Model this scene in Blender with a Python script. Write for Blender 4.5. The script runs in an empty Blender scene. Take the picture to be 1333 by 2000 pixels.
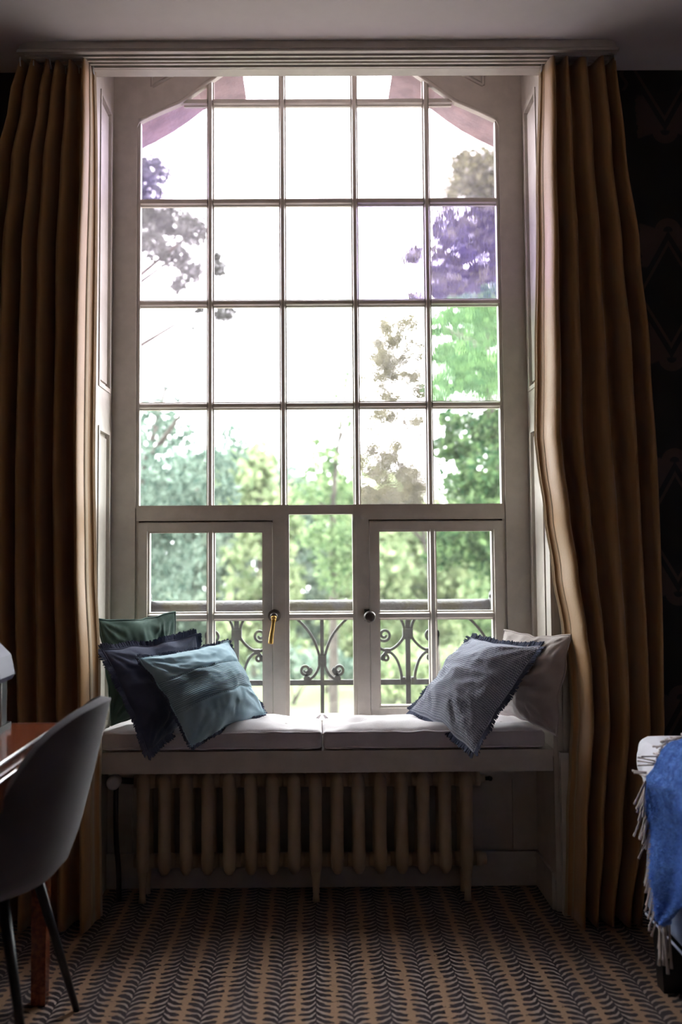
import bpy, bmesh, math, random
import numpy as np
from mathutils import Vector, Matrix, noise

PI = math.pi
random.seed(7)
SC = bpy.context.scene
COL = SC.collection

# ------------------------------------------------------------------ camera
cam = bpy.data.cameras.new('camera')
cam.sensor_fit = 'VERTICAL'
cam.sensor_width = 24.0
cam.sensor_height = 36.0
cam.lens = 36.0 * 1944.0 / 2000.0
cam.shift_x = 40.3 / 2000.0
cam.shift_y = -51.0 / 2000.0
cam.clip_start = 0.05
cam.clip_end = 400
cam.dof.use_dof = True
cam.dof.focus_distance = 3.3
cam.dof.aperture_fstop = 2.0
camo = bpy.data.objects.new('camera', cam)
COL.objects.link(camo)
pit, yaw, rol = 0.06306, 0.00581, -0.00660
f_ = Vector((math.sin(yaw) * math.cos(pit), math.cos(yaw) * math.cos(pit), math.sin(pit)))
r_ = Vector((math.cos(yaw), -math.sin(yaw), 0))
u_ = r_.cross(f_)
r2 = r_ * math.cos(rol) + u_ * math.sin(rol)
u2 = u_ * math.cos(rol) - r_ * math.sin(rol)
camo.matrix_world = Matrix(((r2.x, u2.x, -f_.x, -0.0208), (r2.y, u2.y, -f_.y, -3.27), (r2.z, u2.z, -f_.z, 1.16), (0, 0, 0, 1)))
SC.camera = camo

# ------------------------------------------------------------------ overcast sky and exposure
world = bpy.data.worlds.new('overcast_sky')
SC.world = world
world.use_nodes = True
bg = world.node_tree.nodes['Background']
bg.inputs[0].default_value = (0.95, 0.98, 1.0, 1)
bg.inputs[1].default_value = 1.0
SC.view_settings.view_transform = 'Standard'
SC.view_settings.look = 'None'
SC.view_settings.gamma = 1.0
SC.view_settings.use_curve_mapping = False
SC.view_settings.exposure = 4.1
SC.cycles.transparent_max_bounces = 24
SC.cycles.max_bounces = 8
SC.cycles.diffuse_bounces = 5

# ------------------------------------------------------------------ node helpers
class NT:
    def __init__(self, name):
        self.m = bpy.data.materials.new(name)
        self.m.use_nodes = True
        self.t = self.m.node_tree
        self.t.nodes.clear()
        self.out = self.t.nodes.new('ShaderNodeOutputMaterial')

    def n(self, typ, ins=None, **kw):
        nd = self.t.nodes.new(typ)
        for k, v in kw.items():
            setattr(nd, k, v)
        for k, v in (ins or {}).items():
            self.put(nd.inputs[k], v)
        return nd

    def put(self, sock, v):
        if isinstance(v, bpy.types.NodeSocket):
            self.t.links.new(v, sock)
        elif isinstance(v, bpy.types.Node):
            self.t.links.new(v.outputs[0], sock)
        else:
            if isinstance(v, tuple) and len(v) == 3 and sock.type == 'RGBA':
                v = (*v, 1)
            sock.default_value = v

    def ma(self, op, a, b=0.0, c=0.0):
        nd = self.t.nodes.new('ShaderNodeMath')
        nd.operation = op
        self.put(nd.inputs[0], a)
        if len(nd.inputs) > 1: self.put(nd.inputs[1], b)
        if len(nd.inputs) > 2: self.put(nd.inputs[2], c)
        return nd.outputs[0]

    def step(self, x, lo, hi):
        nd = self.n('ShaderNodeMapRange', interpolation_type='SMOOTHSTEP')
        self.put(nd.inputs[0], x); self.put(nd.inputs[1], lo); self.put(nd.inputs[2], hi)
        return nd.outputs[0]

    def mix(self, fac, a, b):
        nd = self.t.nodes.new('ShaderNodeMix')
        nd.data_type = 'RGBA'
        self.put(nd.inputs[0], fac); self.put(nd.inputs[6], a); self.put(nd.inputs[7], b)
        return nd.outputs[2]

    def coord(self, kind='Object'):
        return self.t.nodes.new('ShaderNodeTexCoord').outputs[kind]

    def xyz(self, v):
        nd = self.n('ShaderNodeSeparateXYZ'); self.put(nd.inputs[0], v)
        return nd.outputs

    def noise(self, scale, detail=3, vec=None, rough=0.55):
        nd = self.n('ShaderNodeTexNoise', {'Scale': scale, 'Detail': detail, 'Roughness': rough})
        self.put(nd.inputs['Vector'], vec if vec is not None else self.coord())
        return nd.outputs[0]

    def mapping(self, vec, scale=(1, 1, 1), rot=(0, 0, 0)):
        nd = self.n('ShaderNodeMapping'); self.put(nd.inputs[0], vec)
        nd.inputs['Scale'].default_value = scale; nd.inputs['Rotation'].default_value = rot
        return nd.outputs[0]

    def bump(self, h, strength=0.3, dist=0.01):
        nd = self.n('ShaderNodeBump', {'Strength': strength, 'Distance': dist}); self.put(nd.inputs['Height'], h)
        return nd.outputs[0]

    def bsdf(self, color, rough=0.6, normal=None, **kw):
        nd = self.n('ShaderNodeBsdfPrincipled')
        self.put(nd.inputs['Base Color'], color); self.put(nd.inputs['Roughness'], rough)
        if normal is not None: self.put(nd.inputs['Normal'], normal)
        for k, v in kw.items(): self.put(nd.inputs[k.replace('_', ' ')], v)
        return nd

    def done(self, sh):
        self.t.links.new(sh.outputs[0] if isinstance(sh, bpy.types.Node) else sh, self.out.inputs[0])
        return self.m


def paint(name, c, rough=0.45, var=0.12, bump=0.12, scale=18):
    T = NT(name)
    k = T.noise(scale, 4)
    c2 = tuple(x * (1 - var) for x in c)
    return T.done(T.bsdf(T.mix(T.step(k, 0.3, 0.7), c2, c), rough, T.bump(T.noise(60, 2), bump, 0.003)))


def fabric(name, c, c2, weave=900, rough=0.9, bump=0.35, sheen=0.3, fold=0.0):
    T = NT(name)
    v = T.coord('UV')
    x, y, _ = T.xyz(v)
    wv = T.ma('MULTIPLY', T.ma('SINE', T.ma('MULTIPLY', x, weave)), T.ma('SINE', T.ma('MULTIPLY', y, weave)))
    nz = T.noise(9, 4)
    fac = T.ma('ADD', T.ma('MULTIPLY', wv, 0.22), T.step(nz, 0.25, 0.75))
    h = T.ma('ADD', wv, T.ma('MULTIPLY', nz, 2.0))
    return T.done(T.bsdf(T.mix(fac, c, c2), rough, T.bump(h, bump, 0.004), Sheen_Weight=sheen, Sheen_Roughness=0.5, Specular_IOR_Level=0.2))

M = {}
M['paint'] = paint('white_gloss_paint', (0.56, 0.51, 0.45), 0.38)
M['ceiling'] = paint('ceiling_paint', (0.68, 0.62, 0.61), 0.8, 0.03, 0.05)
M['wall_bounce'] = paint('plain_wall', (0.55, 0.48, 0.43), 0.8)  # unseen side and rear walls, paled to bounce fill light
M['stone'] = paint('pink_sandstone', (0.25, 0.165, 0.16), 0.9, 0.35, 0.6, 14)
M['rad'] = paint('cream_radiator_enamel', (0.50, 0.38, 0.25), 0.45)
M['iron'] = None
M['brass'] = NT('aged_brass'); M['brass'] = M['brass'].done(M['brass'].bsdf((0.55, 0.33, 0.10), 0.35, Metallic=1.0))
T = NT('dark_bronze'); M['bronze'] = T.done(T.bsdf((0.06, 0.05, 0.045), 0.45, Metallic=0.7))
T = NT('black_metal'); M['black'] = T.done(T.bsdf((0.006, 0.006, 0.007), 0.4))
T = NT('chrome'); M['chrome'] = T.done(T.bsdf((0.88, 0.86, 0.88), 0.25, Metallic=1.0))
T = NT('white_plastic'); M['plastic'] = T.done(T.bsdf((0.6, 0.58, 0.56), 0.4))

# weathered iron with moss in patches
T = NT('weathered_iron')
mossf = T.step(T.noise(14, 5), 0.52, 0.66)
M['iron'] = T.done(T.bsdf(T.mix(mossf, (0.011, 0.011, 0.0105), (0.024, 0.026, 0.006)), 0.55, T.bump(T.noise(120, 3), 0.4, 0.004)))
T = NT('mossy_handrail')
mossf = T.step(T.noise(10, 6), 0.45, 0.62)
M['handrail'] = T.done(T.bsdf(T.mix(mossf, (0.036, 0.032, 0.035), (0.040, 0.034, 0.010)), 0.45, T.bump(T.noise(90, 4), 0.6, 0.006)))

# mahogany
T = NT('mahogany')
v = T.mapping(T.coord(), (14, 1.2, 14))
g = T.noise(5, 6, v, 0.65)
M['mahogany'] = T.done(T.bsdf(T.mix(T.step(g, 0.3, 0.7), (0.10, 0.022, 0.010), (0.26, 0.070, 0.026)), 0.22, T.bump(g, 0.05, 0.002), Coat_Weight=0.4, Coat_Roughness=0.12))

# carpet : feather spines in columns, barbs alternately rising and falling
T = NT('feather_carpet')
co = T.coord('Object')
X, Y, Z = T.xyz(co)
P = 0.095
xs = T.ma('DIVIDE', T.ma('ADD', T.ma('ADD', X, 0.026), T.ma('MULTIPLY', T.ma('SUBTRACT', T.noise(3, 2), 0.5), 0.02)), P)
kc = T.ma('FLOOR', T.ma('ADD', xs, 0.5))
xl = T.ma('MULTIPLY', T.ma('SUBTRACT', xs, kc), P)
ax = T.ma('ABSOLUTE', xl)
par = T.ma('FLOORED_MODULO', kc, 2.0)
sg = T.ma('SUBTRACT', 1.0, T.ma('MULTIPLY', par, 2.0))
sidj = T.ma('MULTIPLY', T.ma('GREATER_THAN', xl, 0.0), 0.37)
bend = T.ma('MULTIPLY', T.ma('EXPONENT', T.ma('DIVIDE', ax, -0.012)), 0.95)
yy = T.ma('DIVIDE', Y, 0.029)
yy = T.ma('SUBTRACT', yy, T.ma('MULTIPLY', sg, bend))
yy = T.ma('ADD', yy, T.ma('ADD', T.ma('MULTIPLY', kc, 0.41), sidj))
yy = T.ma('ADD', yy, T.ma('MULTIPLY', T.ma('SUBTRACT', T.noise(30, 2), 0.5), 0.9))
fr = T.ma('FRACT', yy)
tri = T.ma('ABSOLUTE', T.ma('SUBTRACT', fr, 0.5))            # 0 middle of the barb, .5 between two
wid = T.ma('SUBTRACT', 0.33, T.ma('MULTIPLY', T.ma('POWER', T.ma('DIVIDE', ax, 0.046), 2.5), 0.17))
barb = T.ma('SUBTRACT', 1.0, T.step(tri, T.ma('SUBTRACT', wid, 0.06), T.ma('ADD', wid, 0.06)))
ln = T.ma('ADD', 0.0415, T.ma('MULTIPLY', T.ma('SUBTRACT', T.noise(70, 2), 0.5), 0.036))
barb = T.ma('MULTIPLY', barb, T.ma('SUBTRACT', 1.0, T.step(ax, T.ma('SUBTRACT', ln, 0.003), ln)))
spine = T.ma('SUBTRACT', 1.0, T.step(ax, 0.0008, 0.0022))
dark = T.ma('MAXIMUM', barb, T.ma('MULTIPLY', spine, 0.8))
base = T.mix(T.step(ax, 0.010, 0.040), (0.36, 0.29, 0.26), (0.40, 0.24, 0.145))
base = T.mix(T.ma('MULTIPLY', T.noise(220, 2), 0.5), base, (0.20, 0.13, 0.09))
colr = T.mix(dark, base, (0.030, 0.018, 0.022))
M['carpet'] = T.done(T.bsdf(colr, 0.95, T.bump(T.noise(900, 2), 0.6, 0.004), Sheen_Weight=0.15, Specular_IOR_Level=0.1))

# wallpaper : dark ground, lozenges and bell shapes in a brown pink
T = NT('dark_damask_wallpaper')
X, Y, Z = T.xyz(T.coord('Object'))
PX, PZ = 0.40, 0.775
xm = T.ma('SUBTRACT', T.ma('FLOORED_MODULO', T.ma('SUBTRACT', X, 1.17 - PX / 2), PX), PX / 2)
zm = T.ma('SUBTRACT', T.ma('FLOORED_MODULO', T.ma('SUBTRACT', Z, 2.00 - PZ / 2), PZ), PZ / 2)
axx, azz = T.ma('ABSOLUTE', xm), T.ma('ABSOLUTE', zm)
loz = T.ma('ADD', T.ma('DIVIDE', axx, 0.115), T.ma('DIVIDE', azz, 0.20))
outl = T.ma('MULTIPLY', T.step(loz, 0.80, 0.84), T.ma('SUBTRACT', 1.0, T.step(loz, 0.90, 0.94)))
band = T.ma('MULTIPLY', T.step(loz, 1.06, 1.10), T.ma('MULTIPLY', T.step(azz, 0.085, 0.10), T.ma('SUBTRACT', 1.0, T.step(T.ma('ADD', azz, T.ma('MULTIPLY', axx, -0.35)), 0.205, 0.215))))
edge_n = T.noise(22, 3)
lim = T.ma('ADD', 0.095, T.ma('MULTIPLY', T.ma('SUBTRACT', edge_n, 0.5), 0.09))
band = T.ma('MULTIPLY', band, T.ma('SUBTRACT', 1.0, T.step(axx, lim, T.ma('ADD', lim, 0.008))))
arc = T.ma('ABSOLUTE', T.ma('SUBTRACT', T.ma('POWER', T.ma('ADD', T.ma('POWER', axx, 2.0), T.ma('POWER', T.ma('SUBTRACT', azz, 0.215), 2.0)), 0.5), 0.03))
arcm = T.ma('MULTIPLY', T.ma('SUBTRACT', 1.0, T.step(arc, 0.012, 0.016)), T.step(azz, 0.2, 0.21))
side = T.ma('MULTIPLY', T.ma('SUBTRACT', 1.0, T.step(T.ma('ABSOLUTE', T.ma('SUBTRACT', axx, T.ma('ADD', 0.135, T.ma('MULTIPLY', T.ma('SINE', T.ma('MULTIPLY', azz, 90.0)), 0.008)))), 0.005, 0.008)), T.ma('SUBTRACT', 1.0, T.step(azz, 0.07, 0.08)))
mot = T.ma('MAXIMUM', T.ma('MAXIMUM', outl, band), T.ma('MAXIMUM', arcm, side))
M['paper'] = T.done(T.bsdf(T.mix(mot, (0.003, 0.003, 0.0033), (0.065, 0.036, 0.032)), 0.6))

# fabrics
T = NT('satin_curtain')
nz = T.noise(5, 3, T.mapping(T.coord(), (30, 30, 1)))
M['curtain'] = T.done(T.bsdf(T.mix(nz, (0.32, 0.17, 0.068), (0.42, 0.24, 0.10)), 0.55, T.bump(T.noise(160, 2), 0.15, 0.002), Sheen_Weight=0.25, Sheen_Roughness=0.4, Specular_IOR_Level=0.3))
M['lining'] = fabric('curtain_lining', (0.36, 0.26, 0.15), (0.42, 0.31, 0.19), 1500, 0.9, 0.1)
M['linen_white'] = fabric('seat_linen', (0.58, 0.53, 0.545), (0.69, 0.645, 0.665), 1600, 0.9, 0.25)
M['green'] = fabric('green_linen', (0.055, 0.105, 0.085), (0.11, 0.19, 0.155), 1500, 0.85, 0.3, 0.25)
M['navy'] = fabric('navy_linen', (0.040, 0.048, 0.085), (0.080, 0.092, 0.15), 1300, 0.9, 0.3, 0.15)
M['beige'] = fabric('beige_linen', (0.36, 0.31, 0.29), (0.48, 0.42, 0.40), 1300, 0.9, 0.3)
M['chair'] = fabric('grey_chair_fabric', (0.060, 0.055, 0.062), (0.090, 0.083, 0.096), 2400, 0.95, 0.3, 0.55)
M['bed'] = fabric('navy_bed_upholstery', (0.055, 0.10, 0.23), (0.075, 0.13, 0.29), 2000, 0.9, 0.25, 0.3)
M['duvet'] = fabric('white_duvet_cotton', (0.74, 0.73, 0.80), (0.80, 0.79, 0.86), 2200, 0.9, 0.15)
M['fringe'] = fabric('beige_fringe_yarn', (0.50, 0.42, 0.40), (0.62, 0.55, 0.53), 500, 0.9, 0.2)

# teal pillow: ribbed middle band
T = NT('teal_linen')
x, y, _ = T.xyz(T.coord('UV'))
bandm = T.ma('MULTIPLY', T.step(y, 0.335, 0.345), T.ma('SUBTRACT', 1.0, T.step(y, 0.685, 0.695)))
rib = T.ma('SINE', T.ma('MULTIPLY', T.ma('ADD', y, T.ma('MULTIPLY', x, 0.10)), 330.0))
ribm = T.ma('MULTIPLY', rib, bandm)
nz = T.noise(12, 4)
cc = T.mix(T.step(nz, 0.25, 0.75), (0.20, 0.33, 0.40), (0.30, 0.445, 0.53))
cc = T.mix(T.ma('MULTIPLY', T.step(ribm, 0.0, 1.0), 0.45), cc, (0.10, 0.19, 0.25))
M['teal'] = T.done(T.bsdf(cc, 0.85, T.bump(T.ma('ADD', ribm, nz), 0.5, 0.004), Sheen_Weight=0.35, Specular_IOR_Level=0.2))
# waffle pillow
T = NT('waffle_cotton')
x, y, _ = T.xyz(T.coord('UV'))
wf = T.ma('MULTIPLY', T.ma('SINE', T.ma('MULTIPLY', x, 420.0)), T.ma('SINE', T.ma('MULTIPLY', y, 330.0)))
wl = T.ma('SINE', T.ma('MULTIPLY', y, 330.0))
wsum = T.ma('ADD', wf, T.ma('MULTIPLY', wl, 0.7))
M['waffle'] = T.done(T.bsdf(T.mix(T.step(wsum, -0.8, 1.0), (0.17, 0.19, 0.27), (0.56, 0.58, 0.69)), 0.9, T.bump(wsum, 0.6, 0.004), Sheen_Weight=0.35, Specular_IOR_Level=0.2))
# mohair throw
T = NT('blue_mohair')
n1 = T.noise(55, 4, None, 0.7); n2 = T.noise(260, 3)
fac = T.step(T.ma('ADD', T.ma('MULTIPLY', n1, 0.6), T.ma('MULTIPLY', n2, 0.4)), 0.36, 0.66)
M['throw'] = T.done(T.bsdf(T.mix(fac, (0.030, 0.12, 0.60), (0.16, 0.38, 0.98)), 0.95, T.bump(T.ma('ADD', n1, n2), 0.9, 0.015), Sheen_Weight=0.3, Sheen_Roughness=0.4, Sheen_Tint=(0.3, 0.5, 1.0, 1)))

# foliage; haze over the garden is mixed into the paler leaf colours
def leaf_mat(name, dark, light, trans=0.45):
    T = NT(name)
    g = T.n('ShaderNodeNewGeometry')
    c = T.mix(g.outputs['Random Per Island'], dark, light)
    d = T.n('ShaderNodeBsdfDiffuse', {'Color': c})
    t = T.n('ShaderNodeBsdfTranslucent', {'Color': c})
    mx = T.n('ShaderNodeMixShader', {0: trans}); T.put(mx.inputs[1], d); T.put(mx.inputs[2], t)
    return T.done(mx)
M['leaf_blue'] = leaf_mat('blue_green_leaves', (0.042, 0.073, 0.058), (0.177, 0.228, 0.183))
M['leaf_green'] = leaf_mat('fresh_green_leaves', (0.041, 0.082, 0.037), (0.209, 0.277, 0.141))
M['leaf_dark'] = leaf_mat('deep_green_leaves', (0.016, 0.046, 0.022), (0.115, 0.175, 0.075))
M['leaf_yellow'] = leaf_mat('yellow_green_leaves', (0.100, 0.144, 0.073), (0.306, 0.349, 0.199))
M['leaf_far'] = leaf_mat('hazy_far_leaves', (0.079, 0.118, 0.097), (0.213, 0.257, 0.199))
M['leaf_pine'] = leaf_mat('grey_green_needles', (0.034, 0.038, 0.033), (0.085, 0.088, 0.076), 0.3)
M['leaf_olive'] = leaf_mat('olive_leaves', (0.050, 0.052, 0.026), (0.135, 0.130, 0.078))
M['bark'] = paint('bark', (0.06, 0.048, 0.04), 0.9, 0.5, 0.8, 8)
T = NT('lawn_grass')
M['lawn'] = T.done(T.bsdf(T.mix(T.step(T.noise(0.35, 5), 0.3, 0.7), (0.075, 0.095, 0.036), (0.10, 0.12, 0.050)), 0.95))
M['gravel'] = paint('reflector_gravel', (0.17, 0.16, 0.145), 0.95, 0.3, 0.5, 40)

# old glass: tinted, thin, with dust; some panes wavy
def glass(name, tint, veil=(1, 1, 1), veil_amt=0.02, wavy=0.0, dust=0.02, streak=False):
    T = NT(name)
    co = T.coord('Object')
    t2 = tuple(math.sqrt(c) for c in tint)
    if wavy > 0:
        v = T.mapping(co, (1.0, 1.0, 0.35), (0, 0.5, 0)) if streak else co
        h = T.ma('ADD', T.noise(12, 2, v), T.ma('MULTIPLY', T.noise(45, 2, v), 0.22))
        base = T.n('ShaderNodeBsdfRefraction', {'Color': (*t2, 1), 'IOR': 1.45, 'Roughness': 0.0})
        T.put(base.inputs['Normal'], T.bump(h, wavy, 0.01))
    else:
        base = T.n('ShaderNodeBsdfTransparent', {'Color': (*t2, 1)})
    gl = T.n('ShaderNodeBsdfGlossy', {'Roughness': 0.03})
    ge = T.n('ShaderNodeNewGeometry')
    dt = T.n('ShaderNodeVectorMath', operation='DOT_PRODUCT'); T.put(dt.inputs[0], ge.outputs['Normal']); T.put(dt.inputs[1], ge.outputs['Incoming'])
    fr = T.ma('ADD', 0.03, T.ma('MULTIPLY', T.ma('POWER', T.ma('SUBTRACT', 1.0, T.ma('ABSOLUTE', dt.outputs['Value'])), 5.0), 0.9))
    s1 = T.n('ShaderNodeMixShader'); T.put(s1.inputs[0], T.ma('MULTIPLY', fr, 0.5)); T.put(s1.inputs[1], base); T.put(s1.inputs[2], gl)
    tr = T.n('ShaderNodeBsdfTranslucent', {'Color': (*veil, 1)})
    vo = T.n('ShaderNodeTexVoronoi', {'Scale': 230.0}); T.put(vo.inputs['Vector'], co)
    sp = T.ma('SUBTRACT', 1.0, T.step(vo.outputs['Distance'], 0.10, 0.26))
    sp = T.ma('MULTIPLY', sp, T.step(T.noise(40, 3), 0.45, 0.62))
    amt = T.ma('ADD', T.ma('MULTIPLY', sp, dust * 8), T.ma('MULTIPLY', T.noise(16, 4), veil_amt * 2))
    s2 = T.n('ShaderNodeMixShader'); T.put(s2.inputs[0], amt); T.put(s2.inputs[1], s1); T.put(s2.inputs[2], tr)
    return T.done(s2)
G = {
    'clear': glass('clear_pane', (0.95, 0.97, 0.96), (1, 1, 1), 0.005, 0, 0.0012),
    'pinkish': glass('faint_pink_pane', (0.95, 0.89, 0.95), (1, 0.9, 1), 0.007, 0, 0.004),
    'violet': glass('violet_pane', (0.80, 0.68, 0.88), (0.66, 0.56, 1.0), 0.028, 0, 0.026),
    'mauve': glass('mauve_dusty_pane', (0.88, 0.78, 0.86), (0.92, 0.85, 0.95), 0.022, 0, 0.026),
    'violet_wavy': glass('violet_wavy_pane', (0.80, 0.68, 0.98), (0.50, 0.38, 1.0), 0.034, 0.14, 0.008, True),
    'green_wavy': glass('green_wavy_pane', (0.90, 1.0, 0.88), (0.66, 1.0, 0.62), 0.045, 0.15, 0.0, True),
    'rain_wavy': glass('rippled_pane', (0.95, 0.89, 0.92), (1, 0.95, 0.92), 0.02, 0.12, 0.004),
}

# ------------------------------------------------------------------ object helpers
def wmat(o):
    m = o.matrix_parent_inverse @ o.matrix_basis
    return wmat(o.parent) @ m if o.parent else o.matrix_basis.copy()

def link(o, parent=None):
    COL.objects.link(o)
    if parent is not None:
        o.parent = parent
        o.matrix_parent_inverse = wmat(parent).inverted()
    return o

def thing(name, label, cat, loc=(0, 0, 0), group=None, kind=None):
    o = bpy.data.objects.new(name, None)
    o.empty_display_size = 0.1
    o.location = loc
    COL.objects.link(o)
    if label: o['label'] = label
    if cat: o['category'] = cat
    if group: o['group'] = group
    if kind: o['kind'] = kind
    return o

def mesh_obj(name, me, mat, parent=None, smooth=False, label=None, kind=None):
    o = bpy.data.objects.new(name, me)
    if mat is not None and not me.materials: me.materials.append(mat)
    if smooth:
        me.polygons.foreach_set('use_smooth', [True] * len(me.polygons))
    link(o, parent)
    if label: o['label'] = label
    if kind: o['kind'] = kind
    return o

def ob(name, bm, mat, parent=None, smooth=False, bevel=0.0, label=None, kind=None, seg=2):
    if bevel > 0:
        es = [e for e in bm.edges if len(e.link_faces) == 2 and e.calc_face_angle(0) > 0.6]
        bmesh.ops.bevel(bm, geom=es, offset=bevel, segments=seg, affect='EDGES', profile=0.5, clamp_overlap=True)
    bmesh.ops.recalc_face_normals(bm, faces=bm.faces[:])
    me = bpy.data.meshes.new(name)
    bm.to_mesh(me); bm.free()
    return mesh_obj(name, me, mat, parent, smooth, label, kind)

def box(bm, x0, x1, y0, y1, z0, z1):
    vs = [bm.verts.new(p) for p in ((x0, y0, z0), (x1, y0, z0), (x1, y1, z0), (x0, y1, z0), (x0, y0, z1), (x1, y0, z1), (x1, y1, z1), (x0, y1, z1))]
    for f in ((0, 3, 2, 1), (4, 5, 6, 7), (0, 1, 5, 4), (1, 2, 6, 5), (2, 3, 7, 6), (3, 0, 4, 7)):
        bm.faces.new([vs[i] for i in f])
    return bm

def B(*a):
    return box(bmesh.new(), *a)

def bx(name, mat, parent, x0, x1, y0, y1, z0, z1, bevel=0.0, **k):
    return ob(name, B(min(x0, x1), max(x0, x1), min(y0, y1), max(y0, y1), min(z0, z1), max(z0, z1)), mat, parent, bevel=bevel, **k)

def prism(bm, poly, y0, y1):          # poly in XZ, extruded along Y
    a = [bm.verts.new((x, y0, z)) for x, z in poly]
    b = [bm.verts.new((x, y1, z)) for x, z in poly]
    n = len(poly)
    bm.faces.new(a); bm.faces.new(b[::-1])
    for i in range(n):
        bm.faces.new((a[i], b[i], b[(i + 1) % n], a[(i + 1) % n]))
    return bm

def catmull(pts, n=6, closed=False):
    P = [Vector(p) for p in pts]
    out = []
    m = len(P)
    for i in range(m - 1):
        p0 = P[i - 1] if i > 0 else P[0] * 2 - P[1]
        p1, p2 = P[i], P[i + 1]
        p3 = P[i + 2] if i + 2 < m else P[-1] * 2 - P[-2]
        for k in range(n):
            t = k / n
            out.append(0.5 * ((2 * p1) + (p2 - p0) * t + (2 * p0 - 5 * p1 + 4 * p2 - p3) * t * t + (3 * p1 - p0 - 3 * p2 + p3) * t ** 3))
    out.append(P[-1])
    return out

def tube(bm, pts, r, seg=8, cap=True, flat=None, up=Vector((0, 1, 0))):
    """sweep a round (or, with flat=(a,b), rectangular) section along pts; r may be a list"""
    pts = [Vector(p) for p in pts]
    n = len(pts)
    rings = []
    prev = None
    for i, p in enumerate(pts):
        t = (pts[min(i + 1, n - 1)] - pts[max(i - 1, 0)])
        if t.length < 1e-9: t = Vector((0, 0, 1))
        t.normalize()
        ref = prev if prev is not None else (up if abs(t.dot(up)) < 0.95 else Vector((1, 0, 0)))
        s = (ref - t * ref.dot(t)).normalized()
        prev = s
        w = t.cross(s)
        rr = r[i] if isinstance(r, (list, tuple)) else r
        ring = []
        if flat:
            a, b = flat
            for sa, sb in ((-1, -1), (1, -1), (1, 1), (-1, 1)):
                ring.append(bm.verts.new(p + s * sa * a * rr + w * sb * b * rr))
        else:
            for k in range(seg):
                an = 2 * PI * k / seg
                ring.append(bm.verts.new(p + s * math.cos(an) * rr + w * math.sin(an) * rr))
        rings.append(ring)
    for a, b in zip(rings, rings[1:]):
        m = len(a)
        for k in range(m):
            bm.faces.new((a[k], a[(k + 1) % m], b[(k + 1) % m], b[k]))
    if cap:
        bm.faces.new(rings[0][::-1]); bm.faces.new(rings[-1])
    return bm

def lathe(bm, prof, c, axis='Z', seg=20):
    """prof: (radius, height) pairs around an axis through c"""
    rings = []
    for r, h in prof:
        ring = []
        for k in range(seg):
            a = 2 * PI * k / seg
            u, v = r * math.cos(a), r * math.sin(a)
            p = {'Z': (u, v, h), 'Y': (u, h, v), 'X': (h, u, v)}[axis]
            ring.append(bm.verts.new((c[0] + p[0], c[1] + p[1], c[2] + p[2])))
        rings.append(ring)
    for a, b in zip(rings, rings[1:]):
        for k in range(seg):
            bm.faces.new((a[k], a[(k + 1) % seg], b[(k + 1) % seg], b[k]))
    bm.faces.new(rings[0][::-1]); bm.faces.new(rings[-1])
    return bm

def grid_mesh(name, fn, nu, nv, closed_u=False):
    """fn(u,v) -> point, u,v in 0..1 ; UV layer = (u,v)"""
    vs, uv = [], []
    for j in range(nv + 1):
        for i in range(nu + 1):
            u, v = i / nu, j / nv
            vs.append(tuple(fn(u, v))); uv.append((u, v))
    W = nu + 1
    fs = [(j * W + i, j * W + i + 1, (j + 1) * W + i + 1, (j + 1) * W + i) for j in range(nv) for i in range(nu)]
    me = bpy.data.meshes.new(name)
    me.from_pydata(vs, [], fs)
    l = me.uv_layers.new(name='UVMap')
    dat = np.array([uv[i] for f in fs for i in f], dtype=np.float32).ravel()
    l.data.foreach_set('uv', dat)
    me.update()
    return me

def rounded_box(name, x0, x1, y0, y1, z0, z1, r, mat, parent, n=(30, 16, 8), disp=None, power=2.0, label=None):
    """soft box: dense cube surface with rounded edges, then a displacement callback"""
    bm = bmesh.new()
    uvl = bm.loops.layers.uv.new('UVMap')
    c = Vector(((x0 + x1) / 2, (y0 + y1) / 2, (z0 + z1) / 2))
    h = Vector(((x1 - x0) / 2, (y1 - y0) / 2, (z1 - z0) / 2))
    cache = {}
    def V(p):
        k = (round(p[0], 5), round(p[1], 5), round(p[2], 5))
        if k not in cache:
            q = Vector((p[0] * h.x, p[1] * h.y, p[2] * h.z))
            inn = Vector([max(-(h[i] - r), min(h[i] - r, q[i])) for i in range(3)])
            d = q - inn
            if d.length > 1e-9: d.normalize()
            w = c + inn + d * r
            if disp: w = disp(w, Vector(p))
            cache[k] = bm.verts.new(w)
        return cache[k]
    def sp(k, m):                      # denser towards the ends
        t = k / m * 2 - 1
        return math.copysign(abs(math.sin(t * PI / 2)) ** 0.9, t) if abs(t) < 1 else t
    for a in range(3):
        b_, c_ = (a + 1) % 3, (a + 2) % 3
        for s in (-1, 1):
            for i in range(n[b_]):
                for j in range(n[c_]):
                    ps = []
                    for di, dj in ((0, 0), (1, 0), (1, 1), (0, 1)):
                        p = [0, 0, 0]
                        p[a] = s; p[b_] = sp(i + di, n[b_]); p[c_] = sp(j + dj, n[c_])
                        ps.append(V(p))
                    if s < 0: ps.reverse()
                    try:
                        f = bm.faces.new(ps)
                    except ValueError:
                        continue
                    for lp in f.loops:
                        co = lp.vert.co
                        lp[uvl].uv = (co[b_ if a == 2 else 0 if a == 1 else 1], co[1] if a == 2 else co[2])
    return ob(name, bm, mat, parent, smooth=True, label=label)

def arch_z(x):
    """lower edge of the shouldered head of the window"""
    ax = abs(x)
    pts = ((0.0, 3.02), (0.15, 3.0), (0.30, 2.935), (0.406, 2.858), (0.463, 2.815), (0.501, 2.787), (0.58, 2.752), (0.652, 2.717), (0.8, 2.65))
    for (a, za), (b, zb) in zip(pts, pts[1:]):
        if ax <= b:
            return za + (zb - za) * (ax - a) / (b - a)
    return 2.65

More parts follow.
